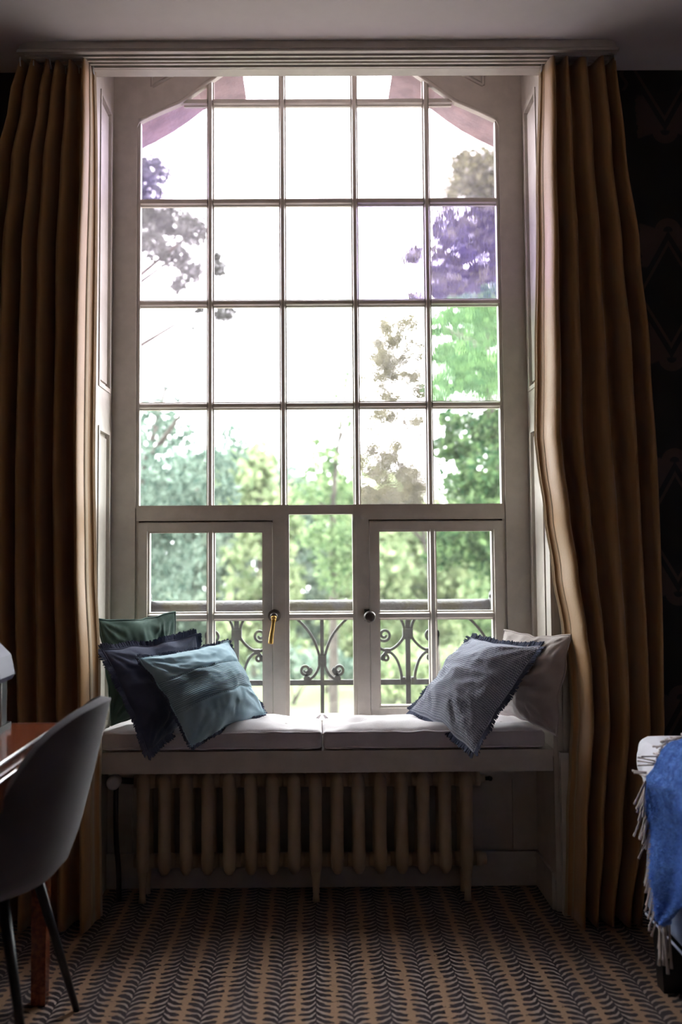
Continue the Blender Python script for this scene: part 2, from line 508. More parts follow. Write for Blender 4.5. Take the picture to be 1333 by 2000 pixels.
def nz(p, s=1.0):
    return noise.noise(Vector(p) * s)

# ================================================================== ROOM SHELL
floor = bx('floor', M['carpet'], None, -2.4, 2.5, -5.5, 0.30, -0.06, 0.0); floor['kind'] = 'structure'; floor['label'] = 'patterned brown carpet of dark feather stripes'
ceil = bx('ceiling', M['ceiling'], None, -2.5, 2.6, -5.6, 0.0, 2.77, 3.2); ceil['kind'] = 'structure'; ceil['label'] = 'plain white painted ceiling'
for nm, a in (('wall_left', (-2.5, -2.4, -5.5, 0.0, 0, 2.77)), ('wall_right', (2.5, 2.6, -5.5, 0.0, 0, 2.77)), ('wall_rear', (-2.5, 2.6, -5.6, -5.5, 0, 2.77))):
    w = bx(nm, M['wall_bounce'], None, *a); w['kind'] = 'structure'
wf = thing('wall_front', 'dark patterned wallpaper on the wall around the window', None, (0, 0, 0), kind='structure')
bx('pier', M['paper'], wf, -2.5, -0.80, 0.0, 0.40, 0, 3.2)
bx('pier', M['paper'], wf, 0.80, 2.6, 0.0, 0.40, 0, 3.2)
bx('reveal_core', M['paint'], wf, -0.80, -0.757, 0.0, 0.40, 0, 3.2)
bx('reveal_core', M['paint'], wf, 0.757, 0.80, 0.0, 0.40, 0, 3.2)
bx('apron_wall', M['paint'], wf, -0.757, 0.757, 0.255, 0.40, 0, 0.53)
bx('bay_soffit', M['mahogany'], wf, -0.757, 0.757, -0.02, 0.40, 3.12, 3.2)  # unseen underside, given dark wood to dim the upper window frame
# panelling below the window, behind the radiator
for a in ((-0.757, -0.66), (0.66, 0.757)):
    bx('apron_stile', M['paint'], wf, a[0], a[1], 0.243, 0.255, 0.117, 0.44, 0.003)
bx('apron_rail', M['paint'], wf, -0.66, 0.66, 0.243, 0.255, 0.36, 0.44, 0.003)
bb = bx('baseboard_front', M['paint'], None, -0.745, 0.745, 0.228, 0.243, 0.0, 0.115, 0.005); bb['kind'] = 'structure'
bb2 = bx('baseboard_right', M['paint'], None, 0.735, 0.745, 0.0, 0.228, 0.0, 0.115, 0.004); bb2['kind'] = 'structure'

# reveal panelling and architraves
def reveal(sx, nm):
    t = thing(nm, None, None, (sx * 0.75, 0.14, 1.6), kind='structure')
    X0, X1 = sx * 0.757, sx * 0.745
    for (ya, yb) in ((-0.02, 0.045), (0.232, 0.270)):
        bx('panel_stile', M['paint'], t, X0, X1, ya, yb, 0.0, 3.12, 0.003)
    for (za, zb) in ((0.0, 0.56), (1.578, 1.712), (2.735, 3.12)):
        bx('panel_rail', M['paint'], t, X0, X1, 0.045, 0.232, za, zb, 0.003)
    for (za, zb) in ((0.56, 1.578), (1.712, 2.735)):
        bx('raised_field', M['paint'], t, X0, sx * 0.749, 0.075, 0.202, za + 0.03, zb - 0.03, 0.006)
        for a in ((0.045, 0.060, za, zb), (0.217, 0.232, za, zb), (0.060, 0.217, za, za + 0.015), (0.060, 0.217, zb - 0.015, zb)):
            bx('panel_bead', M['paint'], t, X0, sx * 0.741, *a, 0.005)
    for (xa, xb, d) in ((0.757, 0.775, 0.022), (0.775, 0.792, 0.034), (0.792, 0.812, 0.026)):
        bx('architrave_strip', M['paint'], t, sx * xa, sx * xb, -d - 0.0, 0.0, 0.0, 2.74, 0.004)
reveal(-1, 'trim_1')
reveal(1, 'trim_2')

# ================================================================== WINDOW
win = thing('window_1', 'tall white multi-pane window with a shouldered arched head', None, (0, 0.3, 0.5), kind='structure')
WP = M['paint']
YF = 0.275
for s in (-1, 1):
    bx('jamb', WP, win, s * 0.660, s * 0.757, YF - 0.003, 0.37, 0.50, 3.12, 0.004)
    bx('jamb_bead', WP, win, s * 0.648, s * 0.668, YF + 0.006, 0.311, 0.53, 2.72, 0.004)
# shouldered spandrels of the head
def spandrel(s):
    xs = [0.0, 0.08, 0.15, 0.225, 0.30, 0.355, 0.406, 0.436, 0.463, 0.483, 0.501, 0.54, 0.58, 0.62, 0.652]
    lo = [(s * x, arch_z(x)) for x in xs]
    poly = lo + [(s * 0.66, 2.70), (s * 0.66, 3.12), (0, 3.12)]
    o = ob('spandrel', prism(bmesh.new(), poly, YF - 0.002, 0.2985), WP, win)
    bm = bmesh.new()
    tube(bm, catmull([(s * x, YF - 0.004, arch_z(x) + 0.006) for x in xs], 2), 0.007, 8)
    ob('head_bead', bm, WP, win, smooth=True)
    # sunk triangular field with its edge bead
    tri = [(0.605, 2.85), (0.605, 3.08), (0.34, 3.08), (0.40, 3.0), (0.48, 2.92)]
    bm = bmesh.new()
    cl = [(s * x, YF - 0.004, z) for x, z in tri] + [(s * tri[0][0], YF - 0.004, tri[0][1])]
    tube(bm, cl, 0.007, 6)
    ob('spandrel_bead', bm, WP, win, smooth=True)
spandrel(-1); spandrel(1)

def muntin(name, parent, p, q, w=0.026, y0=YF + 0.005, y1=0.309):
    """glazing bar with a chamfered room side; p,q: (x,z) ends, axis aligned"""
    bm = bmesh.new()
    vert = abs(p[0] - q[0]) < 1e-6
    h = w / 2
    sec = [(-h, y1), (-h, y0 + 0.014), (-h * 0.72, y0 + 0.012), (-h * 0.45, y0), (h * 0.45, y0), (h * 0.72, y0 + 0.012), (h, y0 + 0.014), (h, y1)]
    ra, rb = [], []
    for o_, y in sec:
        if vert:
            ra.append(bm.verts.new((p[0] + o_, y, p[1]))); rb.append(bm.verts.new((q[0] + o_, y, q[1])))
        else:
            ra.append(bm.verts.new((p[0], y, p[1] + o_))); rb.append(bm.verts.new((q[0], y, q[1] + o_)))
    n = len(sec)
    for k in range(n):
        bm.faces.new((ra[k], ra[(k + 1) % n], rb[(k + 1) % n], rb[k]))
    bm.faces.new(ra[::-1]); bm.faces.new(rb)
    return ob(name, bm, WP, parent)

COLX = (-0.395, -0.1317, 0.1317, 0.395)
ROWZ = (2.7972, 2.4235, 2.0498, 1.676, 1.301)
for x in COLX:
    zt = arch_z(x) + 0.01
    muntin('vertical_bar', win, (x, 1.30), (x, zt))
for z in ROWZ[:4]:
    hw = 0.655 if z < 2.7 else 0.492
    edges = [-hw] + [c for c in COLX] + [hw]
    for a, b in zip(edges, edges[1:]):
        ia = a + (0.0117 if a in COLX else 0)
        ib = b - (0.0117 if b in COLX else 0)
        muntin('horizontal_bar', win, (ia, z), (ib, z), 0.028)
# transom: moulded lower member of the fixed light
for a, b in ((-0.655, -0.115), (0.115, 0.655)):
    bx('transom', WP, win, a, b, YF - 0.006, 0.320, 1.262, 1.300, 0.005)
    bx('transom_bead', WP, win, a, b, YF + 0.0, 0.311, 1.298, 1.317, 0.005)
    bx('rebate', WP, win, a, b, 0.314, 0.330, 1.240, 1.263)
bx('transom_bead', WP, win, -0.118, 0.118, YF + 0.004, 0.335, 1.283, 1.316, 0.005)
# mullions beside the middle light
for s in (-1, 1):
    bx('rebate', WP, win, s * 0.640, s * 0.660, 0.314, 0.330, 0.53, 1.262)
    bx('mullion', WP, win, s * 0.126, s * 0.171, YF - 0.008, 0.318, 0.53, 1.290, 0.005)
    bx('mullion_bead', WP, win, s * 0.113, s * 0.130, YF + 0.004, 0.311, 0.53, 1.285, 0.004)
bx('bottom_rail', WP, win, -0.757, 0.757, YF - 0.02, 0.40, 0.525, 0.562, 0.005)
bx('outer_sill', M['stone'], win, -0.78, 0.78, 0.40, 0.66, 0.44, 0.515, 0.01)
muntin('horizontal_bar', win, (-0.115, 0.922), (0.115, 0.922), 0.03)

def pane(parent, poly, g):
    return ob('pane', prism(bmesh.new(), poly, 0.298, 0.302), G[g], parent)

def rect(a, b, c, d):
    return [(a, c), (b, c), (b, d), (a, d)]
edges = [-0.652, *COLX, 0.652]
TINT = [['mauve', 'mauve', 'pinkish', 'mauve', 'mauve'],
        ['violet', 'pinkish', 'pinkish', 'pinkish', 'mauve'],
        ['mauve', 'pinkish', 'pinkish', 'violet_wavy', 'violet_wavy'],
        ['pinkish', 'pinkish', 'clear', 'rain_wavy', 'green_wavy'],
        ['clear', 'clear', 'clear', 'rain_wavy', 'clear']]
zs = [None, *ROWZ]
for r in range(5):
    zb = ROWZ[r]
    for c in range(5):
        a, b = edges[c], edges[c + 1]
        if r >= 2:
            poly = rect(a, b, zb, ROWZ[r - 1])
        else:
            top = 9.0 if r == 0 else ROWZ[0]
            xs = [a + (b - a) * i / 12 for i in range(13)]
            ps = [(x, min(top, arch_z(x) + 0.004)) for x in xs]
            ps = [p for p in ps if p[1] > zb + 0.002]
            if len(ps) < 2: continue
            poly = [(ps[0][0], zb), (ps[-1][0], zb)] + ps[::-1]
        pane(win, poly, TINT[r][c])
pane(win, rect(-0.118, 0.118, 0.922, 1.29), 'clear')
pane(win, rect(-0.118, 0.118, 0.55, 0.922), 'clear')

def casement(s, a, b, bar, lab):
    """a = hinge side (outer), b = lock side, both as |x|"""
    t = thing('casement', None, None, (s * a, 0.3, 0.57)); t.parent = win; t.matrix_parent_inverse = wmat(win).inverted()
    t['label'] = lab
    bx('stile', WP, t, s * (a - 0.029), s * a, YF - 0.010, 0.314, 0.567, 1.256, 0.004)
    bx('stile', WP, t, s * b, s * (b + 0.029), YF - 0.010, 0.314, 0.567, 1.256, 0.004)
    bx('rail', WP, t, s * (a - 0.029), s * (b + 0.029), YF - 0.009, 0.314, 1.226, 1.256, 0.004)
    bx('rail', WP, t, s * (a - 0.029), s * (b + 0.029), YF - 0.009, 0.314, 0.567, 0.600, 0.004)
    for (xa, xb, za, zb_) in ((a - 0.036, a - 0.029, 0.60, 1.226), (b + 0.029, b + 0.036, 0.60, 1.226), (b + 0.036, a - 0.036, 1.219, 1.226), (b + 0.036, a - 0.036, 0.60, 0.607)):
        bx('glazing_bead', WP, t, s * xa, s * xb, YF + 0.004, 0.310, za, zb_, 0.002)
    lo, hi = s * (a - 0.03), s * (b + 0.03)
    muntin('vertical_bar', t, (s * bar, 0.60), (s * bar, 1.226), 0.030, YF - 0.002)
    x0, x1 = min(lo, hi), max(lo, hi)
    muntin('horizontal_bar', t, (x0, 0.922), (s * bar - 0.013, 0.922), 0.032, YF - 0.002)
    muntin('horizontal_bar', t, (s * bar + 0.013, 0.922), (x1, 0.922), 0.032, YF - 0.002)
    for (xa, xb) in ((x0, s * bar), (s * bar, x1)):
        pane(t, rect(xa, xb, 0.922, 1.227), 'clear')
        pane(t, rect(xa, xb, 0.598, 0.922), 'clear')
    return t
cl = casement(-1, 0.645, 0.173, 0.3925, 'left opening casement of six bars with brass lever handle')
cr = casement(1, 0.645, 0.173, 0.3975, 'right opening casement with a dark latch knob')
# brass lever on the left casement, on a dark rose
bm = lathe(bmesh.new(), [(0.0225, 0.268), (0.0225, 0.262), (0.019, 0.256), (0.012, 0.252), (0.009, 0.236), (0.013, 0.230), (0.011, 0.222), (0.004, 0.219)], (-0.166, 0, 0.925), 'Y', 20)
ob('handle_rose', bm, M['bronze'], cl, smooth=True, label='dark bronze handle rose')
bm = bmesh.new()
tube(bm, catmull([(-0.166, 0.232, 0.922), (-0.167, 0.222, 0.910), (-0.170, 0.218, 0.885), (-0.175, 0.218, 0.855), (-0.177, 0.219, 0.832)], 5), [0.0085] * 6 + [0.006 + 0.003 * i / 14 for i in range(15)], 10)
lathe(bm, [(0.003, -0.008), (0.009, -0.004), (0.0105, 0.0), (0.009, 0.005), (0.003, 0.008)], (-0.166, 0.224, 0.921), 'Z', 14)
ob('handle', bm, M['brass'], cl, smooth=True, label='polished brass lever handle hanging down')
bm = lathe(bmesh.new(), [(0.020, 0.268), (0.021, 0.260), (0.016, 0.254), (0.009, 0.250), (0.008, 0.238), (0.017, 0.232), (0.021, 0.222), (0.016, 0.212), (0.005, 0.209)], (0.169, 0, 0.922), 'Y', 16)
ob('handle', bm, M['bronze'], cr, smooth=True, label='dark bronze latch knob')
bx('latch_plate', M['bronze'], cr, 0.153, 0.170, 0.255, 0.266, 0.905, 0.945, 0.003)

# ------------------------------------------------------------------ stone arch outside
ow = thing('trim_3', 'pink sandstone arch outside the window', None, (0, 0.5, 2.6), kind='structure')
def stone_prism(poly, s):
    bm = prism(bmesh.new(), [(s * x, z) for x, z in poly], 0.42, 0.66)
    ob('stone', bm, M['stone'], ow, bevel=0.004)
curve = [(0.74, 2.66), (0.672, 2.692), (0.612, 2.722), (0.551, 2.757), (0.49, 2.800), (0.437, 2.842), (0.36, 2.868), (0.272, 2.885)]
curve = [(x * 1.056, 1.16 + (z - 1.16) * 1.056) for x, z in curve]
for s in (-1, 1):
    for i0, i1 in ((0, 2), (2, 4), (4, 5), (5, 7)):
        low = curve[i0:i1 + 1]
        up = [(x + 0.05, z + 0.16) for x, z in low][::-1]
        sh = -0.0003
        low = [(low[0][0] - sh, low[0][1])] + low[1:-1] + [(low[-1][0] + sh, low[-1][1])]
        up = [(up[0][0] + sh, up[0][1])] + up[1:-1] + [(up[-1][0] - sh, up[-1][1])]
        stone_prism(low + up, s)
    stone_prism([(0.288, 3.145), (0.288, 3.30), (0.50, 3.30), (0.465, 3.15)], s)
    for k in range(7):
        z0 = 0.52 + k * 0.305
        bx('stone', M['stone'], ow, s * 0.82, s * 1.2, 0.42, 0.66, z0, z0 + 0.302, 0.004)
    bx('stone', M['stone'], ow, s * 0.80, s * 1.2, 0.42, 0.66, 2.66, 3.3, 0.004)
    bx('stone', M['stone'], ow, s * 0.288, s * 0.80, 0.42, 0.66, 3.305, 3.45, 0.004)
bx('stone', M['stone'], ow, -0.286, 0.286, 0.42, 0.66, 3.36, 3.56, 0.004)
we = thing('wall_outside', 'outer masonry around the window opening', None, (0, 0.5, 0), kind='structure')
for s in (-1, 1):
    bx('masonry', M['stone'], we, s * 0.86, s * 3.0, 0.40, 0.66, -3.2, 4.6)
bx('masonry', M['stone'], we, -1.1, 1.1, 0.40, 0.66, -3.2, 0.44)
bx('masonry', M['stone'], we, -1.1, 1.1, 0.40, 0.66, 3.56, 4.6)

# ================================================================== CURTAIN RAIL BOARD
rail = thing('curtain_rail', 'white ceiling board with double curtain tracks above the window', 'curtain rail', (0, -0.11, 2.745))
def stadium(x0, x1, y0, y1, z0, z1, r):
    bm = bmesh.new()
    pts = []
    for cx, cy, a0 in ((x1 - r, y0 + r, -90), (x1, y1, None), (x0, y1, None), (x0 + r, y0 + r, 180)):
        if a0 is None: pts.append((cx, cy))
        else:
            for k in range(9):
                a = math.radians(a0 + 90 * k / 8)
                pts.append((cx + r * math.cos(a), cy + r * math.sin(a)))
    a = [bm.verts.new((x, y, z0)) for x, y in pts]; b = [bm.verts.new((x, y, z1)) for x, y in pts]
    bm.faces.new(a[::-1]); bm.faces.new(b)
    n = len(pts)
    for i in range(n): bm.faces.new((a[i], a[(i + 1) % n], b[(i + 1) % n], b[i]))
    return bm
ob('board', stadium(-0.965, 0.965, -0.207, -0.025, 2.746, 2.770, 0.06), M['paint'], rail, bevel=0.003)
ob('front_lip', stadium(-0.960, 0.960, -0.203, -0.185, 2.738, 2.7465, 0.008), M['paint'], rail, bevel=0.002)
for y in (-0.160, -0.112):
    for dy in (-0.013, 0.013):
        bx('track', M['paint'], rail, -0.94, 0.94, y + dy - 0.005, y + dy + 0.005, 2.734, 2.746, 0.002)
    bx('track_web', M['bronze'], rail, -0.94, 0.94, y - 0.008, y + 0.008, 2.743, 2.7465)
bx('rear_band', M['paint'], rail, -0.79, 0.79, -0.078, -0.027, 2.741, 2.7465, 0.002)

# ================================================================== CURTAINS
def interp(tab, z):
    tab = sorted(tab)
    if z <= tab[0][0]: return tab[0][1]
    for (a, va), (b, vb) in zip(tab, tab[1:]):
        if z <= b:
            t = (z - a) / (b - a); t = t * t * (3 - 2 * t)
            return va + (vb - va) * t
    return tab[-1][1]

def curtain(name, label, xl, xr, y0, nf, amp, zt, zb, seed, lead):
    rng = random.Random(seed)
    t = thing(name, label, 'curtain', ((xl[0][1] + xr[0][1]) / 2, y0, zb), 'floor-length curtains')
    am = [0.75 + 0.5 * rng.random() for _ in range(nf * 2 + 4)]
    off = 0.5 if lead < 0 else 0.0
    nfold, nf = nf, nf + (0.5 if lead > 0 else -0.5)
    ph = [rng.uniform(-0.6, 0.6) for _ in range(nfold * 2 + 3)]
    def fn(s, v):
        z = zb + (zt - zb) * v
        a, b = interp(xl, z), interp(xr, z)
        q = s * nf + off + 0.12 * math.sin(PI * s) * math.sin(2 * PI * s * 1.3 + seed) + 0.05 * math.sin(PI * s) * nz((s * 6, z * 0.5, seed))
        k = int(q * 2); fq = q * 2 - k
        A = amp * (am[k] * (1 - fq) + am[k + 1] * fq) * (0.62 + 0.38 * min(1, (zt - z) / 0.6))
        phi = 2 * PI * q + 0.35 * math.sin(PI * s) * nz((s * 3, z * 0.9, seed + 5)) * min(1, (zt - z))
        x = a + (b - a) * (s + 0.30 / (2 * PI * nf) * math.sin(2 * phi)) + 0.006 * nz((s * 9, z * 1.6, seed + 2)) 
        y = y0 - A * math.cos(phi) + 0.010 * nz((s * 5, z * 1.2, seed + 8))
        return (x, y, z)
    me = grid_mesh('cloth', fn, int(nf * 34), 60)
    o = mesh_obj('cloth', me, M['curtain'], t, True)
    m = o.modifiers.new('thick', 'SOLIDIFY'); m.thickness = 0.004
    # lining: shows as a paler strip at the leading edge
    def fl(s, v):
        e = (1 - s) * 0.05 if lead > 0 else s * 0.05
        w = fn(1.0 - e if lead > 0 else e, v)
        return (w[0] + lead * 0.002, w[1] + 0.010 + 0.016 * (s if lead > 0 else 1 - s), w[2])
    o2 = mesh_obj('lining_edge', grid_mesh('lining_edge', fl, 6, 60), M['lining'], t, True, 'pale lining turned at the leading edge')
    m = o2.modifiers.new('thick', 'SOLIDIFY'); m.thickness = 0.003
    # gathered heading tape and hooks
    def fh(s, v):
        w = fn(s, 1 - 0.012 * (1 - v))
        return (w[0], w[1] + 0.007, w[2])
    o3 = mesh_obj('heading_tape', grid_mesh('heading_tape', fh, int(nf * 20), 3), M['lining'], t, True)
    m = o3.modifiers.new('thick', 'SOLIDIFY'); m.thickness = 0.003
    for i in range(nfold + 1):
        w = fn(min(0.995, max(0.005, i / nfold)), 1)
        bm = bmesh.new()
        ty = -0.160 if w[1] < -0.136 else -0.112
        tube(bm, [(w[0], w[1] + 0.004, w[2] - 0.02), (w[0], (w[1] + ty) / 2, w[2] - 0.004), (w[0], ty, 2.742)], 0.003, 6)
        ob('hook', bm, M['plastic'], t, smooth=True)
    return t
Lxl = [(2.76, -0.955), (2.6, -0.99), (2.387, -1.03), (2.1, -1.057), (1.44, -1.064), (0.02, -1.05)]
Lxr = [(2.76, -0.733), (2.437, -0.729), (1.935, -0.731), (1.44, -0.731), (1.12, -0.726), (0.722, -0.710), (0.486, -0.702), (0.02, -0.698)]
Rxl = [(2.754, 0.728), (2.26, 0.714), (1.76, 0.701), (1.5, 0.695), (1.434, 0.703), (1.27, 0.722), (1.077, 0.746), (0.9, 0.771), (0.79, 0.788), (0.632, 0.794), (0.474, 0.783), (0.318, 0.770), (0.01, 0.762)]
Rxr = [(2.77, 0.955), (2.43, 0.98), (2.09, 1.012), (1.76, 1.039), (1.43, 1.052), (0.947, 1.054), (0.63, 1.05), (0.316, 1.013), (0.01, 0.965)]
curtain('curtain', 'brown satin curtain beside the desk, hanging left of the window', Lxl, Lxr, -0.135, 5, 0.052, 2.733, 0.012, 3, 1)
curtain('curtain', 'brown satin curtain beside the bed, pulled in over the beige pillow', Rxl, Rxr, -0.140, 5, 0.052, 2.733, 0.012, 11, -1)

# ================================================================== WINDOW SEAT
seat = thing('window_seat', 'white painted window seat board with deep front above the radiator', 'window seat', (0, 0.1, 0.44))
bx('seat_board', M['paint'], seat, -0.744, 0.756, -0.018, 0.255, 0.487, 0.510, 0.004)
bx('front_board', M['paint'], seat, -0.744, 0.744, -0.012, 0.012, 0.440, 0.488, 0.003)
bx('end_panel', M['paint'], seat, 0.757, 0.790, -0.060, -0.035, 0.0, 0.507, 0.004)
bx('bearer', M['paint'], seat, 0.722, 0.744, 0.014, 0.225, 0.450, 0.486, 0.002)
bx('bearer', M['paint'], seat, -0.744, -0.722, 0.014, 0.225, 0.450, 0.486, 0.002)

def seat_cushion(name, label, x0, x1, seed):
    t = thing(name, label, 'cushion', ((x0 + x1) / 2, 0.11, 0.512), 'linen cushions on the window seat')
    tuf = [(x0 + (x1 - x0) * (i + 0.5) / 3, 0.115) for i in range(3)]
    def disp(w, p):
        u, v = p.x, p.y
        top = max(0, p.z)
        crown = 0.024 * top * (1 - abs(u) ** 4) * (1 - abs(v) ** 3)
        dip = sum(0.020 * math.exp(-((w.x - a) ** 2 + (w.y - b) ** 2) / 0.0018) for a, b in tuf) * top
        wr = 0.009 * nz((w.x * 9, w.y * 14, seed)) + 0.003 * nz((w.x * 30, w.y * 25, seed + 3))
        fr = 0.006 * nz((w.x * 11, seed, w.z * 20)) + 0.004 * nz((w.x * 28, seed + 9, w.z * 40))
        waist = 0.008 * (1 - abs(p.z) ** 2)
        w = w.copy()
        w.z += crown - dip + wr * top
        if p.y < -0.9: w.y += fr + waist
        return w
    rounded_box('pad', x0, x1, -0.012, 0.24, 0.512, 0.572, 0.015, M['linen_white'], t, (70, 24, 10), disp)
    for k, (z, dy) in enumerate(((0.567, -0.010), (0.519, -0.009))):
        bm = bmesh.new()
        pts = [(x0 + 0.012 + (x1 - x0 - 0.024) * i / 40, dy + 0.004 * nz((i * 0.4, seed, k)), z + 0.0035 * nz((i * 0.3, seed + 4, k))) for i in range(41)]
        tube(bm, pts, 0.004, 6)
        ob('rolled_edge', bm, M['linen_white'], t, smooth=True)
    for a, b in tuf:
        ob('tuft', lathe(bmesh.new(), [(0.002, 0), (0.006, 0.002), (0.006, 0.004), (0.002, 0.006)], (a, b, 0.571), 'Z', 10), M['beige'], t, smooth=True)
    return t
sc1 = seat_cushion('seat_cushion', 'cream linen seat cushion under the green, navy and teal pillows', -0.722, -0.001, 1)
sc2 = seat_cushion('seat_cushion', 'cream linen seat cushion under the waffle and beige pillows', 0.001, 0.722, 2)
# corner ties where the two pads meet
for t_, sx in ((sc1, -1), (sc2, 1)):
    bm = bmesh.new()
    tube(bm, catmull([(sx * 0.020, 0.222, 0.574), (sx * 0.006, 0.235, 0.584), (sx * 0.012, 0.236, 0.572), (sx * 0.016, 0.228, 0.577)], 4), 0.003, 6)
    ob('tie', bm, M['linen_white'], t_, smooth=True)

# ================================================================== PILLOWS
def pillow(name, label, mat, c, T, seed, back=0.6, pinch=0.085, wr=1.0, seams=(), flange=None, flange_w=0.018, piping=None):
    TL, TR, BR, BL = [Vector(p) for p in c]
    cen = (TL + TR + BR + BL) / 4
    t = thing(name, label, 'pillow', tuple(cen), 'scatter pillows on the window seat')
    N = ((TR - BL).cross(TL - BR)).normalized()
    if N.y > 0: N = -N
    def base(u, v):
        a, b = 2 * u - 1, 2 * v - 1
        uu = 0.5 + 0.5 * a * (1 - pinch * (1 - b * b))
        vv = 0.5 + 0.5 * b * (1 - pinch * (1 - a * a))
        p = (BL * (1 - uu) + BR * uu) * (1 - vv) + (TL * (1 - uu) + TR * uu) * vv
        k = 0.010 * (1 - a * a * b * b)
        return p + N * (k * nz((u * 4, v * 4, seed + 31))) + (TR - TL).normalized() * (k * nz((v * 5, seed, u * 3))) + (TL - BL).normalized() * (k * nz((u * 5, seed + 4, v * 3)))
    def prof(u, v):
        a, b = max(0, math.sin(PI * u)), max(0, math.sin(PI * v))
        return (a ** 0.55) * (b ** 0.55)
    crng = random.Random(seed * 3 + 1)
    creases = []
    for _ in range(15):
        side = crng.randrange(4)
        t0 = crng.choice((crng.uniform(0.02, 0.25), crng.uniform(0.75, 0.98), crng.uniform(0.1, 0.9)))
        p0 = ((t0, 0.04), (0.96, t0), (t0, 0.96), (0.04, t0))[side]
        L_ = crng.uniform(0.22, 0.48)
        an_ = math.atan2(0.5 - p0[1], 0.5 - p0[0]) + crng.uniform(-0.5, 0.5)
        creases.append((p0, (math.cos(an_), math.sin(an_)), L_, crng.uniform(0.012, 0.024), crng.choice((-1, -1, 1)) * crng.uniform(0.005, 0.011), crng.uniform(-0.5, 0.5)))
    def wrinkle(u, v):
        w = 0
        for (p0, d_, L_, wd_, am_, cv_) in creases:
            a_ = (u - p0[0]) * d_[0] + (v - p0[1]) * d_[1]
            if -0.03 < a_ < L_:
                o_ = -(u - p0[0]) * d_[1] + (v - p0[1]) * d_[0] - cv_ * a_ * a_
                if abs(o_) < 3.2 * wd_:
                    w += am_ * math.exp(-(o_ / wd_) ** 2) * min(1.0, (a_ + 0.03) * 14) * (1 - a_ / L_)
        for (cu, cv) in ((0, 0), (1, 0), (0, 1), (1, 1)):
            du, dv = u - cu, v - cv
            d = math.hypot(du, dv)
            an = math.atan2(dv, du)
            w += 0.006 * math.exp(-(d / 0.30) ** 2) * math.sin(an * 13 + 3 * nz((cu * 3, cv * 5, seed))) * min(1, d * 8)
        w += 0.010 * nz((u * 2.3, v * 3.1, seed)) + 0.0065 * (1 - 2 * abs(nz((u * 3.5 + v * 1.5, v * 6.5 - u, seed + 7)))) + 0.003 * nz((u * 16, v * 9, seed + 1))
        return w * wr
    def front(u, v):
        p = prof(u, v)
        h = T * p + wrinkle(u, v) * min(1, p * 1.6)
        for sv in seams:
            h -= 0.007 * math.exp(-((v - sv) / 0.010) ** 2) * min(1, p * 2)
        return base(u, v) + N * h
    def rear(u, v):
        return base(1 - u, v) - N * (T * back * prof(1 - u, v))
    n = 64
    mf = grid_mesh('front_cover', front, n, n)
    mesh_obj('front_cover', mf, mat, t, True)
    mesh_obj('back_cover', grid_mesh('back_cover', rear, 30, 30), mat, t, True)
    rng = random.Random(seed)
    # edge seam
    loop = [(i / 40, 0) for i in range(40)] + [(1, i / 40) for i in range(40)] + [(1 - i / 40, 1) for i in range(40)] + [(0, 1 - i / 40) for i in range(41)]
    bm = bmesh.new()
    tube(bm, [base(*q) for q in loop], 0.0035, 6, cap=False)
    ob('piping', bm, piping or mat, t, smooth=True)
    for sv in seams:
        bm = bmesh.new()
        for i in range(46):
            u = 0.03 + 0.94 * i / 46
            a, b = front(u, sv) + N * 0.001, front(u + 0.012, sv + 0.002 * rng.uniform(-1, 1)) + N * 0.001
            tube(bm, [a, b], 0.0022, 5)
        ob('stitching', bm, piping or mat, t, smooth=True, kind='stuff')
    if flange is not None:
        # flat frayed border: many short threads all around
        bm = bmesh.new()
        for i in range(len(loop) - 1):
            for k in range(5):
                f = (i + 0) + (k + rng.random() * 0.6) / 5
                i0 = int(f); fr = f - i0
                q0, q1 = loop[i0], loop[min(i0 + 1, len(loop) - 1)]
                u, v = q0[0] + (q1[0] - q0[0]) * fr, q0[1] + (q1[1] - q0[1]) * fr
                p = base(u, v)
                o_ = base(0.5 + (u - 0.5) * 1.06, 0.5 + (v - 0.5) * 1.06)
                d = (base(u, v) - base(0.5 + (u - 0.5) * 0.97, 0.5 + (v - 0.5) * 0.97))
                # outwards across the nearest edge
                m = max((abs(u - 0.5), 'u'), (abs(v - 0.5), 'v'))[1]
                e = base(0.5 + (u - 0.5) * (0.96 if m == 'u' else 1), 0.5 + (v - 0.5) * (0.96 if m == 'v' else 1))
                d = (p - e).normalized()
                L = flange_w * rng.uniform(0.84, 1.08)
                jit = Vector((rng.uniform(-1, 1), rng.uniform(-1, 1), rng.uniform(-1, 1))) * 0.003 + N * 0.003 * math.sin(i * 0.6)
                tan = (base(*q1) - base(*q0)).normalized() * 0.0026
                a1, a2 = p - d * 0.004 - tan, p - d * 0.004 + tan
                b1, b2 = p + d * L + jit - tan * 0.7, p + d * L + jit + tan * 0.7
                vs = [bm.verts.new(x) for x in (a1, a2, b2, b1)] + [bm.verts.new(x + N * 0.002) for x in (a1, a2, b2, b1)]
                for q in ((0, 1, 2, 3), (7, 6, 5, 4), (0, 4, 5, 1), (1, 5, 6, 2), (2, 6, 7, 3), (3, 7, 4, 0)):
                    bm.faces.new([vs[x] for x in q])
        ob('frayed_border', bm, flange, t, kind='stuff')
    return t
pillow('pillow', 'dark green linen pillow standing at the back of the left corner', M['green'],
       [(-0.732, -0.005, 0.937), (-0.508, 0.210, 0.945), (-0.480, 0.200, 0.592), (-0.690, 0.02, 0.590)], 0.042, 11, 0.30)
pillow('pillow', 'dark navy frayed pillow between the green and the teal pillow', M['navy'],
       [(-0.706, -0.060, 0.844), (-0.428, 0.155, 0.872), (-0.400, 0.170, 0.605), (-0.545, -0.135, 0.528)], 0.055, 23, 0.45, flange=M['navy'], flange_w=0.02)
